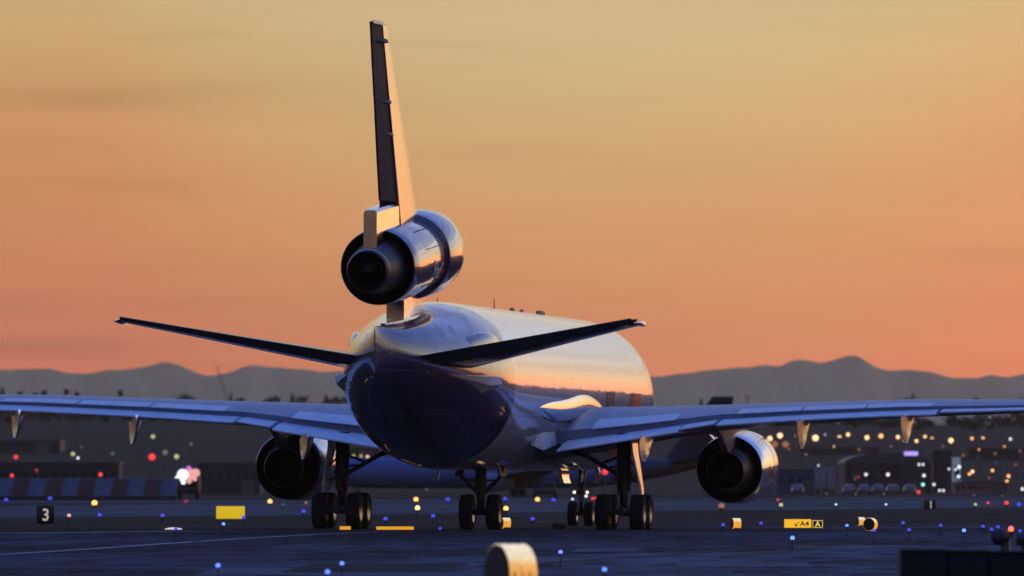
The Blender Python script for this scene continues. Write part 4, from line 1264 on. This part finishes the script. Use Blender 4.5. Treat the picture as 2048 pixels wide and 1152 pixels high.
# ------------------------------------------------------------------ small lights
COLS = {'blue': ((.07, .07, 1.0), 1.0), 'bluebright': ((.11, .22, 1.0), 2.3), 'amber': ((1.0, .42, .08), 2.6), 'orange': ((1.0, .46, .13), 2.2), 'warm': ((1.0, .58, .24), 2.3),
        'white': ((.85, .90, 1.0), 1.5), 'red': ((1.0, .045, .03), 1.5), 'yellow': ((.80, .78, .28), .75), 'dim': ((.5, .5, .40), .28), 'pink': ((1.0, .45, .42), .9),
        'dimorange': ((1.0, .36, .12), .36), 'dimred': ((1.0, .08, .05), .35), 'green': ((.35, 1.0, .75), 2.0), 'violet': ((.45, .32, 1.0), 1.3), 'magenta': ((.85, .2, .9), .8)}
LM = {k: lamp_mat("lamp_" + k, c, s) for k, (c, s) in COLS.items()}
EDGE = "blue taxiway edge lights"
def edge_light(px, py, d, col='blue', Y=None, h=.33, label="", group=EDGE, name="taxiway_edge_light", cat="airfield light", stake=True):
    if Y is None: Y = ground_Y(py, h)
    p = P(px, py, Y); R = d / 2 / F * Y
    E = empty(name, (p.x, p.y, 0)); tag(E, label, cat, group)
    bm = bmesh.new(); sphere(bm, (0, 0, p.z), R, 12, 8, scale=(1, 1, 1))
    bmesh.ops.translate(bm, verts=bm.verts, vec=(0, 0, 0))
    build("lamp", bm, LM[col], E)
    bm = bmesh.new()
    tube(bm, (0, 0, 0), (0, 0, max(p.z - R * .8, .05)), R * .35, R * .3, 8); tube(bm, (0, 0, max(p.z - R * 1.3, .03)), (0, 0, max(p.z - R * .7, .05)), R * .75, R * .85, 10)
    tube(bm, (0, 0, 0), (0, 0, .03), R * 1.3, R * 1.2, 10)
    build("stake", bm, dark_steel, E)
    return E
NEAR = [(436, 1131, 9, 'bluebright', "bright blue light on a stake, nearest one at lower left"), (684, 1127, 8, 'bluebright', "bright blue light on a stake left of the big drum, farther of two"),
    (655, 1144, 9, 'bluebright', "bright blue light at the very bottom left of the big drum"), (1121, 1104, 8, 'bluebright', "bright blue light on a tall stake right of the big drum"),
    (1209, 1139, 9, 'bluebright', "bright blue light at the very bottom right of the big drum"), (1585, 1076, 9, 'bluebright', "bright blue light standing below the yellow A4 sign"),
    (1928, 1061, 8, 'bluebright', "bright blue light on a dark post above the dark cabinet wall"), (447, 1048, 7, 'bluebright', "blue light below the blank yellow sign"),
    (880, 1057, 6, 'blue', "blue light left of the centre wheels near the pavement edge"), (1694, 1051, 6, 'bluebright', "blue light between the A sign and the small drums")]
for px, py, d, c, lb in NEAR: edge_light(px, py, d, c, label=lb)
FAR = [(1446, 1050), (1522, 1047), (1748, 1061), (1806, 1046), (1818, 1060), (1881, 1051), (1966, 1053), (1983, 1059), (1996, 1054), (2040, 1062), (199, 1030), (325, 1031), (487, 1035), (607, 1023),
       (771, 1038), (866, 1032), (895, 999), (1010, 998), (1065, 1038), (1107, 1000), (100, 997), (12, 1000), (2038, 1009), (352, 1058)]
FAR.sort()
for i, (px, py) in enumerate(FAR):
    far = py < 1012
    edge_light(px, py, 7 if 1040 < py else 8, 'blue', label=f"small violet-blue taxiway light, {ORD[i]} from the left among the dim ones")
RW = [(189, 1006, 11, 'amber'), (540, 1003, 9, 'amber'), (612, 1006, 6, 'dimorange'), (695, 1001, 6, 'dimorange'), (832, 999, 9, 'amber'), (835, 1016, 10, 'warm'), (1012, 1017, 10, 'amber'), (1075, 999, 9, 'amber'),
      (138, 1031, 8, 'pink'), (1443, 1012, 12, 'dimorange'), (1562, 1010, 8, 'yellow'), (1951, 1009, 6, 'yellow'), (1672, 1009, 4, 'white'), (1772, 1009, 4, 'white'),
      (1653, 987, 4, 'dim'), (1711, 988, 4, 'dim'), (1768, 988, 4, 'dim'), (1948, 991, 4, 'dim'), (2004, 992, 4, 'dim'), (1976, 1006, 5, 'red'), (2013, 1006, 8, 'red'), (1556, 1000, 4, 'red'), (566, 1009, 4, 'dim')]
CW = {'amber': "amber", 'dimorange': "faint orange", 'warm': "cream white", 'pink': "pale pink", 'yellow': "yellow", 'white': "tiny white", 'dim': "faint grey-white", 'red': "red"}
from collections import Counter
cnt = Counter(); RW.sort()
tot = Counter(c for _, _, _, c in RW)
for px, py, d, c in RW:
    cnt[c] += 1
    pos = f"{ORD[cnt[c]-1]} from the left of that colour" if tot[c] > 1 else "the only one of that colour"
    edge_light(px, py, d, c, Y=min(ground_Y(py, .4), 900) if py > 990 else 1000, label=f"{CW[c]} runway edge light, {pos}", group="runway edge lights", name="runway_edge_light")

def pole_lamp(px, py, d, col, Y, label, group, name="street_lamp", pole=True, cat="street lamp", flat=1.0):
    p = P(px, py, Y); R = d * .78 / 2 / F * Y
    g = max(hill_h(p.x, p.y), 0) if Y > 1250 else 0
    E = empty(name, (p.x, p.y, g)); tag(E, label, cat, group)
    bm = bmesh.new(); sphere(bm, (0, 0, p.z - g), R, 12, 8, scale=(1, 1, flat))
    build("lamp", bm, LM[col], E)
    bm = bmesh.new()
    t = max(p.z - g, .3)
    tube(bm, (0, R * .4, -.3), (0, R * .4, t + R * .2), .09, .07, 8)
    tube(bm, (0, R * .4, t + R * .2), (0, -R * .2, t + R * 1.02), .06, .05, 8)
    tube(bm, (0, R * .4, 0), (0, R * .4, .25), .18, .16, 8)
    build("pole", bm, dark_steel, E)
    return E
HILL = [(1540, 877, 12, 'warm'), (1560, 871, 13, 'warm'), (1591, 875, 8, 'orange'), (1604, 871, 9, 'warm'), (1631, 876, 15, 'warm'), (1679, 876, 12, 'warm'), (1696, 869, 9, 'warm'), (1734, 875, 11, 'warm'), (1762, 872, 11, 'orange'),
        (1796, 874, 9, 'warm'), (1809, 880, 7, 'orange'), (1826, 882, 8, 'warm'), (1833, 882, 8, 'warm'), (1850, 873, 7, 'warm'), (1864, 878, 9, 'orange'), (1902, 881, 12, 'warm'), (1944, 877, 7, 'orange'), (1966, 877, 8, 'orange')]
for i, (px, py, d, c) in enumerate(HILL):
    pole_lamp(px, py, d, c, 1900 + 40 * (i % 3), f"glowing orange-cream lamp, {ORD[i]} from the left in the long hillside row", "street lamps in the hillside row")
for i, (px, py) in enumerate([(1549, 889), (1571, 889)]):
    pole_lamp(px, py, 16, 'dimorange', 1750, f"dim blurred orange lamp below the hillside row, {('left','right')[i]} of two", "dim orange lamps below the row")
WHT = [(1588, 949, 9, 'white'), (1660, 949, 9, 'white'), (1732, 949, 9, 'white'), (1776, 949, 10, 'white'), (1848, 951, 9, 'white'), (1917, 953, 9, 'white'), (1637, 931, 5, 'white'), (1710, 957, 7, 'dim'),
       (1838, 929, 7, 'white'), (1846, 929, 7, 'white'), (1846, 969, 9, 'green'), (1868, 969, 8, 'white'), (1879, 981, 7, 'white'), (1887, 981, 7, 'white'), (1898, 938, 6, 'white'), (1911, 939, 7, 'white'), (1918, 934, 11, 'white'),
       (2021, 878, 8, 'white'), (2045, 978, 9, 'white'), (1650, 869, 4, 'white'), (1833, 832, 3, 'white'), (1844, 832, 3, 'white'), (1829, 845, 3, 'white'), (1980, 834, 3, 'white')]
WHT = [(a, b, c * .85, d) for a, b, c, d in WHT]; WHT.sort()
wl = []
for i, (px, py, d, c) in enumerate(WHT):
    nm = {'white': "white", 'dim': "greyish", 'green': "greenish"}[c]
    pole_lamp(px, py, d, c, 1320 if py > 900 else (1750 if py > 850 else 2050), f"small {nm} floodlight, {ORD[i]} from the left among the pale lights at right", "pale floodlights at right", name="floodlight", cat="floodlight")
ORG = [(1697, 958, 9, 'orange'), (1939, 948, 7, 'orange'), (1945, 943, 8, 'warm'), (1985, 941, 7, 'orange'), (2014, 963, 8, 'orange'), (2017, 952, 8, 'orange'), (1994, 925, 4, 'dim')]
for i, (px, py, d, c) in enumerate(ORG):
    pole_lamp(px, py, d, c, 1400, f"low orange lamp among the buildings at right, {ORD[i]} counted from left", "low orange lamps by the buildings")
TINY = [(1547, 904), (1578, 898), (1612, 909), (1668, 893), (1687, 921), (1718, 899), (1745, 912), (1782, 893), (1806, 931), (1871, 905), (1886, 893), (1926, 911), (1958, 899), (1978, 956), (1990, 907), (2009, 893), (2031, 929), (2040, 902)]
for i, (px, py) in enumerate(TINY):
    pole_lamp(px, py, 4 + (i * 7 % 3), 'dimorange' if i % 3 else 'orange', 1640 if py < 915 else 1380, f"tiny amber point lamp on the dark slope at right, {ORD[i]} from the left", "tiny amber lamps on the right slope")
LEFT = [(32, 914, 11, 'red', 1300, "red obstruction light at the left edge, upper one"), (24, 951, 10, 'red', 820, "red light at the left edge above the blast fence"), (201, 949, 11, 'red', 820, "red light above the middle of the blast fence"),
        (304, 914, 18, 'red', 1300, "large round red light left of the white and pink glare"), (73, 941, 9, 'dimred', 820, "faint red light above the left half of the blast fence"),
        (146, 908, 13, 'yellow', 1400, "bright yellow-green lamp over the blast fence"), (156, 916, 7, 'white', 1400, "small white lamp touching the bright yellow-green lamp"), (163, 895, 6, 'dim', 1400, "faint lamp just above the bright yellow-green lamp"),
        (225, 907, 9, 'dim', 1400, "faint greenish lamp between the two left flap fairings"), (306, 873, 13, 'yellow', 1600, "yellow-green lamp highest up, above the large red light"), (353, 913, 15, 'yellow', 1400, "pale yellow lamp above the white and pink glare"),
        (330, 905, 17, 'dim', 1400, "dim grey lamp right beside the large red light"), (382, 888, 10, 'dim', 1500, "very faint grey lamp above the glare and to its right"), (372, 1003, 11, 'dimred', 700, "faint dark red light on the ground below the glare"),
        (707, 912, 9, 'yellow', 1400, "yellow lamp behind the left main gear, left of three"), (722, 912, 8, 'yellow', 1400, "yellow lamp behind the left main gear, middle of three"), (735, 914, 8, 'warm', 1400, "cream lamp behind the left main gear, right of three"),
        (1210, 944, 15, 'red', 900, "large red light between the nose gear and right main gear"), (1268, 883, 8, 'red', 1500, "small red light high beside the right main strut"),
        (1185, 997, 7, 'red', 700, "red light low beside the nose wheel"), (1191, 996, 6, 'red', 705, "smaller red light touching the one beside the nose wheel"), (1172, 992, 8, 'white', 700, "white light just above the right nose wheel"),
        (1837, 984, 9, 'red', 1300, "red light among the pale lights at right"), (1717, 954, 4, 'red', 1320, "tiny red light beside the greyish floodlight"), (853, 979, 7, 'dim', 900, "faint white lamp low behind the fuselage"), (1145, 998, 6, 'white', 700, "small white light left of the nose wheel strut")]
for px, py, d, c, Y, lb in LEFT:
    pole_lamp(px, py, d * (.8 if c in ('yellow', 'dim') else .92), c, Y, lb, None, name="signal_lamp" if 'red' in c else "street_lamp", cat="signal lamp" if 'red' in c else "street lamp")
# bright vehicle glare: cluster of headlamps on a service truck
def lamp_truck():
    Y = 830
    p = P(376, 950, Y)
    E = empty("service_truck", (p.x, p.y, 0)); tag(E, "service truck whose white and pink lights glare beside the blast fence", "truck")
    bm = bmesh.new(); box(bm, (0, 1.6, 1.55), (2.3, 3.4, 1.9), bev=.12); box(bm, (0, .0, 1.2), (2.2, .9, 1.2), bev=.15)
    build("body", bm, dark_steel, E, smooth=30)
    bm = bmesh.new(); box(bm, (0, -.44, 1.55), (1.8, .06, .5), bev=.02); build("windscreen", bm, black, E, smooth=30)
    for sx in (-.9, .9):
        for y in (.3, 2.6):
            bm = bmesh.new(); revolve(bm, [(-.14, .2), (-.14, .42), (.14, .42), (.14, .2)], (sx, y, .43), (1, 0, 0), 18, True, True); build("wheel", bm, rubber, E)
    random.seed(5)
    for cx, cz, r, c in ((-.50, p.z + .02, .58, 'white'), (-1.0, p.z - .35, .30, 'white'), (-.45, p.z - .72, .24, 'white'), (.38, p.z + .05, .55, 'pink'), (.15, p.z - .62, .26, 'pink'), (.82, p.z + .22, .42, 'pink'), (.72, p.z - .40, .22, 'pink'), (.10, p.z + .62, .30, 'magenta')):
        bm = bmesh.new(); revolve(bm, [(0, .03), (0, r), (.10, r * .85), (.12, .03)], (cx, -.75 - .02 * r, cz), (0, 1, 0), 20, True, True); build("lamp", bm, LM[c], E)
lamp_truck()
bm = bmesh.new(); revolve(bm, [(0, .33), (.03, .31), (.06, .2), (.075, .05)], (0, 0, 0), (0, 0, 1), 24, True, True)
p = gp(347, 1060)
o = build("pavement_light", bm, mat("pavement_light_lens", (.6, .55, .5), rough=.3, emit=(1, .72, .55), estr=.7), None); o.location = (p[0], p[1], .02)
tag(o, "flat pale lens set in the pavement edge at left", "airfield light")

# ------------------------------------------------------------------ foreground cabinets and lamp unit at lower right
def cabinet(x0, x1, ytop, Y, label):
    a, b = P(x0, ytop, Y), P(x1, ytop, Y); h = a.z; w = b.x - a.x
    E = empty("equipment_cabinet", ((a.x + b.x) / 2, Y, 0)); tag(E, label, "cabinet", "dark equipment cabinets in a row")
    m = mat("cabinet_dark_paint", (.0035, .005, .008), rough=.6, spec=.2, noise=.3, nscale=4)
    bm = bmesh.new(); box(bm, (0, .3, h / 2 + .02), (w - .012, .6, h - .06), bev=.01); build("body", bm, m, E, smooth=30)
    bm = bmesh.new(); box(bm, (0, .3, h - .02), (w - .004, .66, .04), bev=.008); build("lid", bm, m, E, smooth=30)
    for s in (-1, 1):
        bm = bmesh.new(); box(bm, (s * w * .245, -.008, h / 2), (w * .46, .014, h - .16), bev=.004); d = build("door", bm, m, E, smooth=30)
        bm = bmesh.new(); box(bm, (s * w * .06, -.022, h / 2), (.03, .014, .16), bev=.003); build("handle", bm, dark_steel, d, smooth=30)
    bm = bmesh.new(); box(bm, (0, .3, .025), (w - .03, .5, .05)); build("plinth", bm, dark_steel, E, smooth=0)
cabinet(1800, 1894, 1098, 112, "dark low equipment cabinet, left end of the row at lower right")
cabinet(1895, 1976, 1099.5, 112, "dark low equipment cabinet in the middle of the row at lower right")
cabinet(1977, 2070, 1101, 112, "dark low equipment cabinet cut by the right picture edge")

def lamp_unit():
    Y = 170; p = P(2003, 1073, Y)
    E = empty("obstruction_light_unit", (p.x, Y, 0)); tag(E, "dark rounded lamp housing with a glowing red light on top", "airfield light")
    s = Y / F
    bm = bmesh.new(); revolve(bm, [(-16 * s, 2 * s), (-16 * s, 15 * s), (-4 * s, 17 * s), (8 * s, 14 * s), (16 * s, 7 * s), (18 * s, 1 * s)], (0, 0, p.z), (1, -.35, .12), 28, True, True)
    build("housing", bm, dark_steel, E, smooth=40)
    bm = bmesh.new(); tube(bm, (6 * s, 0, 0), (6 * s, 0, p.z), 9 * s, 8 * s, 14); tube(bm, (0, 0, 0), (0, 0, .03), .2, .2, 16)
    build("post", bm, dark_steel, E)
    bm = bmesh.new(); tube(bm, (16 * s, -.03, 0), (16 * s, -.03, p.z - 4 * s), 2 * s, 2 * s, 8); build("conduit", bm, steel, E)
    q = P(2022, 1058, Y)
    bm = bmesh.new(); sphere(bm, (q.x - p.x, 0, q.z), 5.5 * s, 14, 10); build("red_lamp", bm, lamp_mat("obstruction_red", (1, .10, .05), 3.2), E)
    bm = bmesh.new(); tube(bm, (q.x - p.x, 0, p.z), (q.x - p.x, 0, q.z - 4.5 * s), 3.4 * s, 4.4 * s, 12); build("lamp_base", bm, dark_steel, E)
    E2 = empty("obstruction_light_unit", P(2050, 1080, Y) * 1); E2.location.z = 0; tag(E2, "dark lamp housing half cut off by the right picture edge", "airfield light")
    bm = bmesh.new(); revolve(bm, [(-14 * s, 2 * s), (-14 * s, 13 * s), (0, 15 * s), (12 * s, 9 * s), (15 * s, 1 * s)], (0, 0, P(0, 1078, Y).z), (1, -.35, 0), 24, True, True); build("housing", bm, dark_steel, E2, smooth=40)
    bm = bmesh.new(); tube(bm, (0, 0, 0), (0, 0, P(0, 1078, Y).z), 8 * s, 7 * s, 12); build("post", bm, dark_steel, E2)
lamp_unit()

# ------------------------------------------------------------------ far airfield structures
def building(name, label, x0, x1, y0, Y, m, depth=12.0, roof='flat', nwin=5, cat="building", door=True, wm=None):
    a, b = P(x0, y0, Y), P(x1, y0, Y); w = b.x - a.x
    g = max(hill_h((a.x + b.x) / 2, Y), 0) - .2 if Y > 1250 else 0
    h = a.z - g
    E = empty(name, ((a.x + b.x) / 2, Y, g)); tag(E, label, cat)
    hw = h - (h * .25 if roof == 'arch' else .25)
    bm = bmesh.new(); box(bm, (0, depth / 2, hw / 2), (w, depth, hw)); build("wall", bm, m, E, smooth=0)
    bm = bmesh.new()
    if roof == 'arch':
        n = 14
        loft(bm, [[Vector((-(w / 2 + .2) * cos(pi * k / n), y, hw + (h - hw) * sin(pi * k / n))) for k in range(n + 1)] for y in (-.4, depth + .4)])
    else:
        box(bm, (0, depth / 2, hw + .14), (w + .4, depth + .4, .25))
    build("roof", bm, mat("dull_roof_metal", (.030, .032, .036), rough=.5, noise=.2, nscale=.5), E, smooth=40)
    wm = wm or mat("dark_window_glass", (.02, .025, .03), rough=.1)
    for k in range(nwin):
        bm = bmesh.new(); box(bm, (-w / 2 + w * (k + .5) / nwin, -.03, hw * .62), (w / nwin * .55, .08, hw * .28)); build("window", bm, wm, E, smooth=0)
    if door:
        bm = bmesh.new(); box(bm, (w * .3, -.04, min(hw * .4, 1.1)), (min(w * .2, 3), .1, min(hw * .8, 2.2))); build("door", bm, mat("dark_door", (.05, .05, .06), rough=.5), E, smooth=0)
    return E
wall_dark = mat("dark_shed_cladding", (.012, .013, .015), rough=.6, noise=.2, nscale=.4)
wall_blue = mat("blue_shed_cladding", (.025, .045, .09), rough=.6, noise=.15, nscale=.4)
wall_grey = mat("grey_building_wall", (.016, .017, .020), rough=.7, noise=.2, nscale=.4)
wall_pink = mat("pinkish_building_wall", (.17, .09, .075), rough=.7, noise=.3, nscale=.3, stretch=(4, 1, .3))
wall_pale = mat("pale_building_wall", (.17, .18, .20), rough=.7, noise=.15, nscale=.4)
building("storage_shed", "blue storage shed right of the right engine", 1553, 1629, 938, 1240, wall_blue, 8, nwin=4)
building("hangar", "large dark hangar with a curved roof behind the pale lights", 1690, 1862, 906, 1340, wall_dark, 25, roof='arch', nwin=6)
building("low_building", "low pinkish striped building at the right under orange lamps", 1910, 2014, 964, 1240, wall_pink, 8, nwin=9)
building("office_block", "tall dark building with a pale lit side wall at right", 1866, 1905, 900, 1380, wall_dark, 10, nwin=3)
bw = building("stair_tower", "narrow pale tower attached beside the tall dark building", 1905, 1921, 911, 1378, mat("pale_glow_wall", (.45, .47, .48), rough=.7, emit=(.7, .85, .8), estr=.10), 6, nwin=1, door=False)  # wall glows on its own in place of floodlight falling on it
building("long_shed", "long low grey shed behind the blast fence at left", -40, 238, 924, 1150, wall_grey, 10, nwin=14)
building("terminal_building", "dark long building in the haze left of the left engine", 395, 520, 925, 1220, wall_grey, 14, nwin=7)
building("cargo_building", "dark flat building on the slope under the right wing", 1600, 1760, 893, 1800, wall_grey, 20, nwin=9)
building("cargo_building", "dark flat building on the slope at the right picture edge", 1935, 2080, 896, 1750, wall_dark, 20, nwin=8)
building("ramp_building", "dark building on the slope behind the left main gear", 620, 760, 895, 1700, wall_dark, 20, nwin=8)
building("warehouse", "dark warehouse on the slope at the far left", -60, 120, 880, 1750, wall_dark, 20, nwin=8)
E = building("kiosk", "small box with a glowing violet sign band in front of the hangar", 1806, 1838, 900, 1325, wall_dark, 4, nwin=0)
bm = bmesh.new(); box(bm, (0, -.12, P(0, 907, 1325).z - E.location.z), (2.2, .12, .65), bev=.02); build("sign_band", bm, LM['violet'], E, smooth=0)

def trailer(x0, x1, y0, Y, label):
    a, b = P(x0, y0, Y), P(x1, y0, Y); w = b.x - a.x; h = a.z
    E = empty("box_trailer", ((a.x + b.x) / 2, Y, 0)); tag(E, label, "trailer", "pale box trailers")
    bm = bmesh.new(); box(bm, (0, 3, (h + .9) / 2), (w, 6, h - .9), bev=.04); build("box_body", bm, wall_pale, E, smooth=30)
    for s in (-1, 1):
        bm = bmesh.new(); box(bm, (s * w * .245, -.02, (h + .9) / 2), (w * .47, .05, h - 1.1), bev=.01); d = build("rear_door", bm, wall_pale, E, smooth=30)
        bm = bmesh.new(); tube(bm, (s * w * .12, -.06, 1.1), (s * w * .12, -.06, h - .3), .03, .03, 6); build("lock_rod", bm, steel, d)
        bm = bmesh.new(); revolve(bm, [(-.12, .2), (-.12, .48), (.12, .48), (.12, .2)], (s * (w / 2 - .2), 1.2, .48), (1, 0, 0), 18, True, True); build("wheel", bm, rubber, E)
trailer(1633, 1652, 935, 1230, "pale box trailer right of the blue shed, left one of two")
trailer(1653.5, 1669, 935, 1230, "pale box trailer right of the blue shed, right one of two")

def blast_fence():
    Y = 800; x0, x1 = P(-45, 0, Y).x, P(352, 0, Y).x
    E = empty("blast_fence", ((x0 + x1) / 2, Y, 0)); tag(E, "long blast fence of slanting blue-white and dark red panels at left", "fence")
    n = 12; w = (x1 - x0) / n
    mw = mat("fence_pale_panel", (.055, .095, .16), rough=.6, noise=.2, nscale=1.5)
    mr = mat("fence_dark_red_panel", (.060, .018, .016), rough=.6, noise=.25, nscale=1.5)
    for k in range(n):
        xx = -(x1 - x0) / 2 + k * w
        bm = bmesh.new(); rings = []
        for z, off in ((.45, 0), (1.3, .12), (2.1, .36)):
            rings.append([Vector((xx + off, .25 * z, z)), Vector((xx + off + w, .25 * z, z)), Vector((xx + off + w, .25 * z + .06, z)), Vector((xx + off, .25 * z + .06, z))])
        loft(bm, rings); build("panel", bm, mw if k % 2 else mr, E, smooth=30)
        bm = bmesh.new(); tube(bm, (xx + .05, .9, 0), (xx + .05, .62, 2.0), .06, .05, 6); build("strut", bm, dark_steel, E)
    bm = bmesh.new(); box(bm, (0, .2, .22), (x1 - x0, .3, .44)); build("base_beam", bm, dark_steel, E, smooth=0)
    bm = bmesh.new(); box(bm, (.36, .58, 2.14), (x1 - x0, .14, .08)); build("top_rail", bm, wall_pale, E, smooth=0)
blast_fence()

def car(px, py, Y, m, label, group, name="parked_car", proto=[None]):
    p = P(px, py, Y)
    E = empty(name, (p.x, Y, 0)); tag(E, label, "car", group)
    if not proto[0]:
        bm = bmesh.new(); rings = []
        for y, w, z0, z1 in ((0, .78, .35, .80), (.12, .86, .28, .92), (1.0, .9, .25, 1.0), (3.0, .9, .25, .95), (4.1, .86, .28, .80), (4.35, .76, .35, .66)):
            rings.append([Vector((-w, y, z0)), Vector((w, y, z0)), Vector((w, y, z1 - .12)), Vector((w * .9, y, z1)), Vector((-w * .9, y, z1)), Vector((-w, y, z1 - .12))])
        loft(bm, rings)
        b = build("body", bm, m, E, smooth=40)
        bm = bmesh.new(); rings = []
        for y, w, z1 in ((.35, .72, .98), (.95, .66, 1.42), (2.2, .66, 1.45), (3.1, .74, .95)):
            rings.append([Vector((-w - .06, y, .9)), Vector((w + .06, y, .9)), Vector((w, y, z1)), Vector((-w, y, z1))])
        loft(bm, rings); c = build("cabin", bm, mat("dark_window_glass", (.02, .025, .03), rough=.1), E, smooth=40)
        parts = [b, c]
        for sx in (-.78, .78):
            for y in (.85, 3.45):
                bm = bmesh.new(); revolve(bm, [(-.1, .15), (-.1, .32), (.1, .32), (.1, .15)], (sx, y, .32), (1, 0, 0), 16, True, True); parts.append(build("wheel", bm, rubber, E))
            bm = bmesh.new(); box(bm, (sx * .85, -.02, .75), (.3, .05, .14)); parts.append(build("tail_lamp", bm, mat("tail_lamp_red", (.3, .01, .01), rough=.3), E, smooth=0))
        proto[0] = parts
    else:
        for q in proto[0]: link_copy(q, q.name, E)
    return E
car_white = mat("pale_car_paint", (.09, .09, .10), rough=.3, coat=.8)
for i, px in enumerate((1596, 1698, 1729, 1757, 1786, 1820)):
    car(px, 980, 1190, car_white, f"pale car parked in front of the far sheds, {ORD[i]} from the left", "pale cars parked by the far sheds")

def tug():
    Y = 880; p = P(1090, 980, Y)
    E = empty("aircraft_tug", (p.x, Y, 0)); tag(E, "dark aircraft tug parked behind the belly left of the nose gear", "vehicle")
    bm = bmesh.new(); box(bm, (0, 1.6, .78), (2.6, 4.4, .75), bev=.1); build("chassis", bm, dark_steel, E, smooth=30)
    bm = bmesh.new(); box(bm, (.35, 1.0, 1.45), (1.5, 1.4, .75), bev=.12); build("cab", bm, dark_steel, E, smooth=30)
    bm = bmesh.new(); box(bm, (.35, .27, 1.5), (1.2, .06, .4)); build("rear_window", bm, mat("dark_window_glass", (.02, .025, .03), rough=.1), E, smooth=0)
    for sx in (-1.1, 1.1):
        for y in (.4, 2.9):
            bm = bmesh.new(); revolve(bm, [(-.2, .25), (-.2, .5), (.2, .5), (.2, .25)], (sx, y, .5), (1, 0, 0), 18, True, True); build("wheel", bm, rubber, E)
tug()

def crane():
    Y = 2600
    foot, tip = P(462, 800, Y), P(434, 732, Y)
    g = hill_h(foot.x, Y)
    E = empty("crane", (foot.x, Y, g)); tag(E, "slender crane boom slanting up in the haze over the left ridge", "crane")
    m = mat("crane_grey_paint", (.10, .09, .09), rough=.6)
    a = Vector((0, 0, 1.6)); b = tip - Vector((foot.x, Y, g))
    bm = bmesh.new()
    d = (b - a).normalized(); u = Vector((0, 1, 0)); v = d.cross(u)
    for su, sv in ((-.35, -.35), (.35, -.35), (.35, .35), (-.35, .35)):
        tube(bm, a + u * su + v * sv, b + u * su * .5 + v * sv * .5, .10, .07, 6)
    N_ = 14
    for k in range(N_):
        p0 = a + (b - a) * k / N_; p1 = a + (b - a) * (k + 1) / N_
        s = .35 * (1 - .5 * k / N_) * (1 if k % 2 else -1)
        tube(bm, p0 + u * s + v * s, p1 - u * s + v * s, .05, .05, 5); tube(bm, p0 + u * s - v * s, p1 - u * s - v * s, .05, .05, 5)
    build("boom", bm, m, E)
    bm = bmesh.new(); box(bm, (0, 0, .6), (3.2, 4.5, 1.2), bev=.1); box(bm, (.9, 0, 1.8), (1.6, 2.2, 1.4), bev=.1); build("cab", bm, m, E, smooth=30)
crane()
def mast(px, top, Y, label, arms=0):
    p = P(px, top, Y); g = max(hill_h(p.x, Y), 0)
    E = empty("radio_mast", (p.x, Y, g)); tag(E, label, "mast", "thin masts on the skyline")
    bm = bmesh.new(); tube(bm, (0, 0, -.4), (0, 0, p.z - g), .22, .10, 8); build("pole", bm, dark_steel, E)
    bm = bmesh.new()
    for k in range(3): box(bm, (0, 0, (p.z - g) * (.97 - .05 * k)), (1.3 - .3 * k, .2, .12))
    build("crossarm", bm, dark_steel, E, smooth=0)
mast(1495, 791, 2300, "thin mast right of the dark background fin")
mast(1954, 862, 1700, "tall dark pole among the orange lamps below the outer right wing")

# ------------------------------------------------------------------ haze
def haze():
    bm = bmesh.new()
    box(bm, (0, 7150, 149), (33800, 19700, 300))
    M = bpy.data.materials.new("haze_air"); M.use_nodes = True
    nt = M.node_tree; nt.nodes.clear()
    v = nt.nodes.new("ShaderNodeVolumePrincipled"); o = nt.nodes.new("ShaderNodeOutputMaterial")
    v.inputs["Color"].default_value = (.98, .80, .45, 1)
    v.inputs["Density"].default_value = 3.9e-5
    v.inputs["Anisotropy"].default_value = .7
    nt.links.new(v.outputs[0], o.inputs["Volume"])
    ob = build("haze", bm, M, smooth=0); ob["kind"] = "stuff"
    tag(ob, "thin evening haze in the air over the airfield", "haze")
haze()
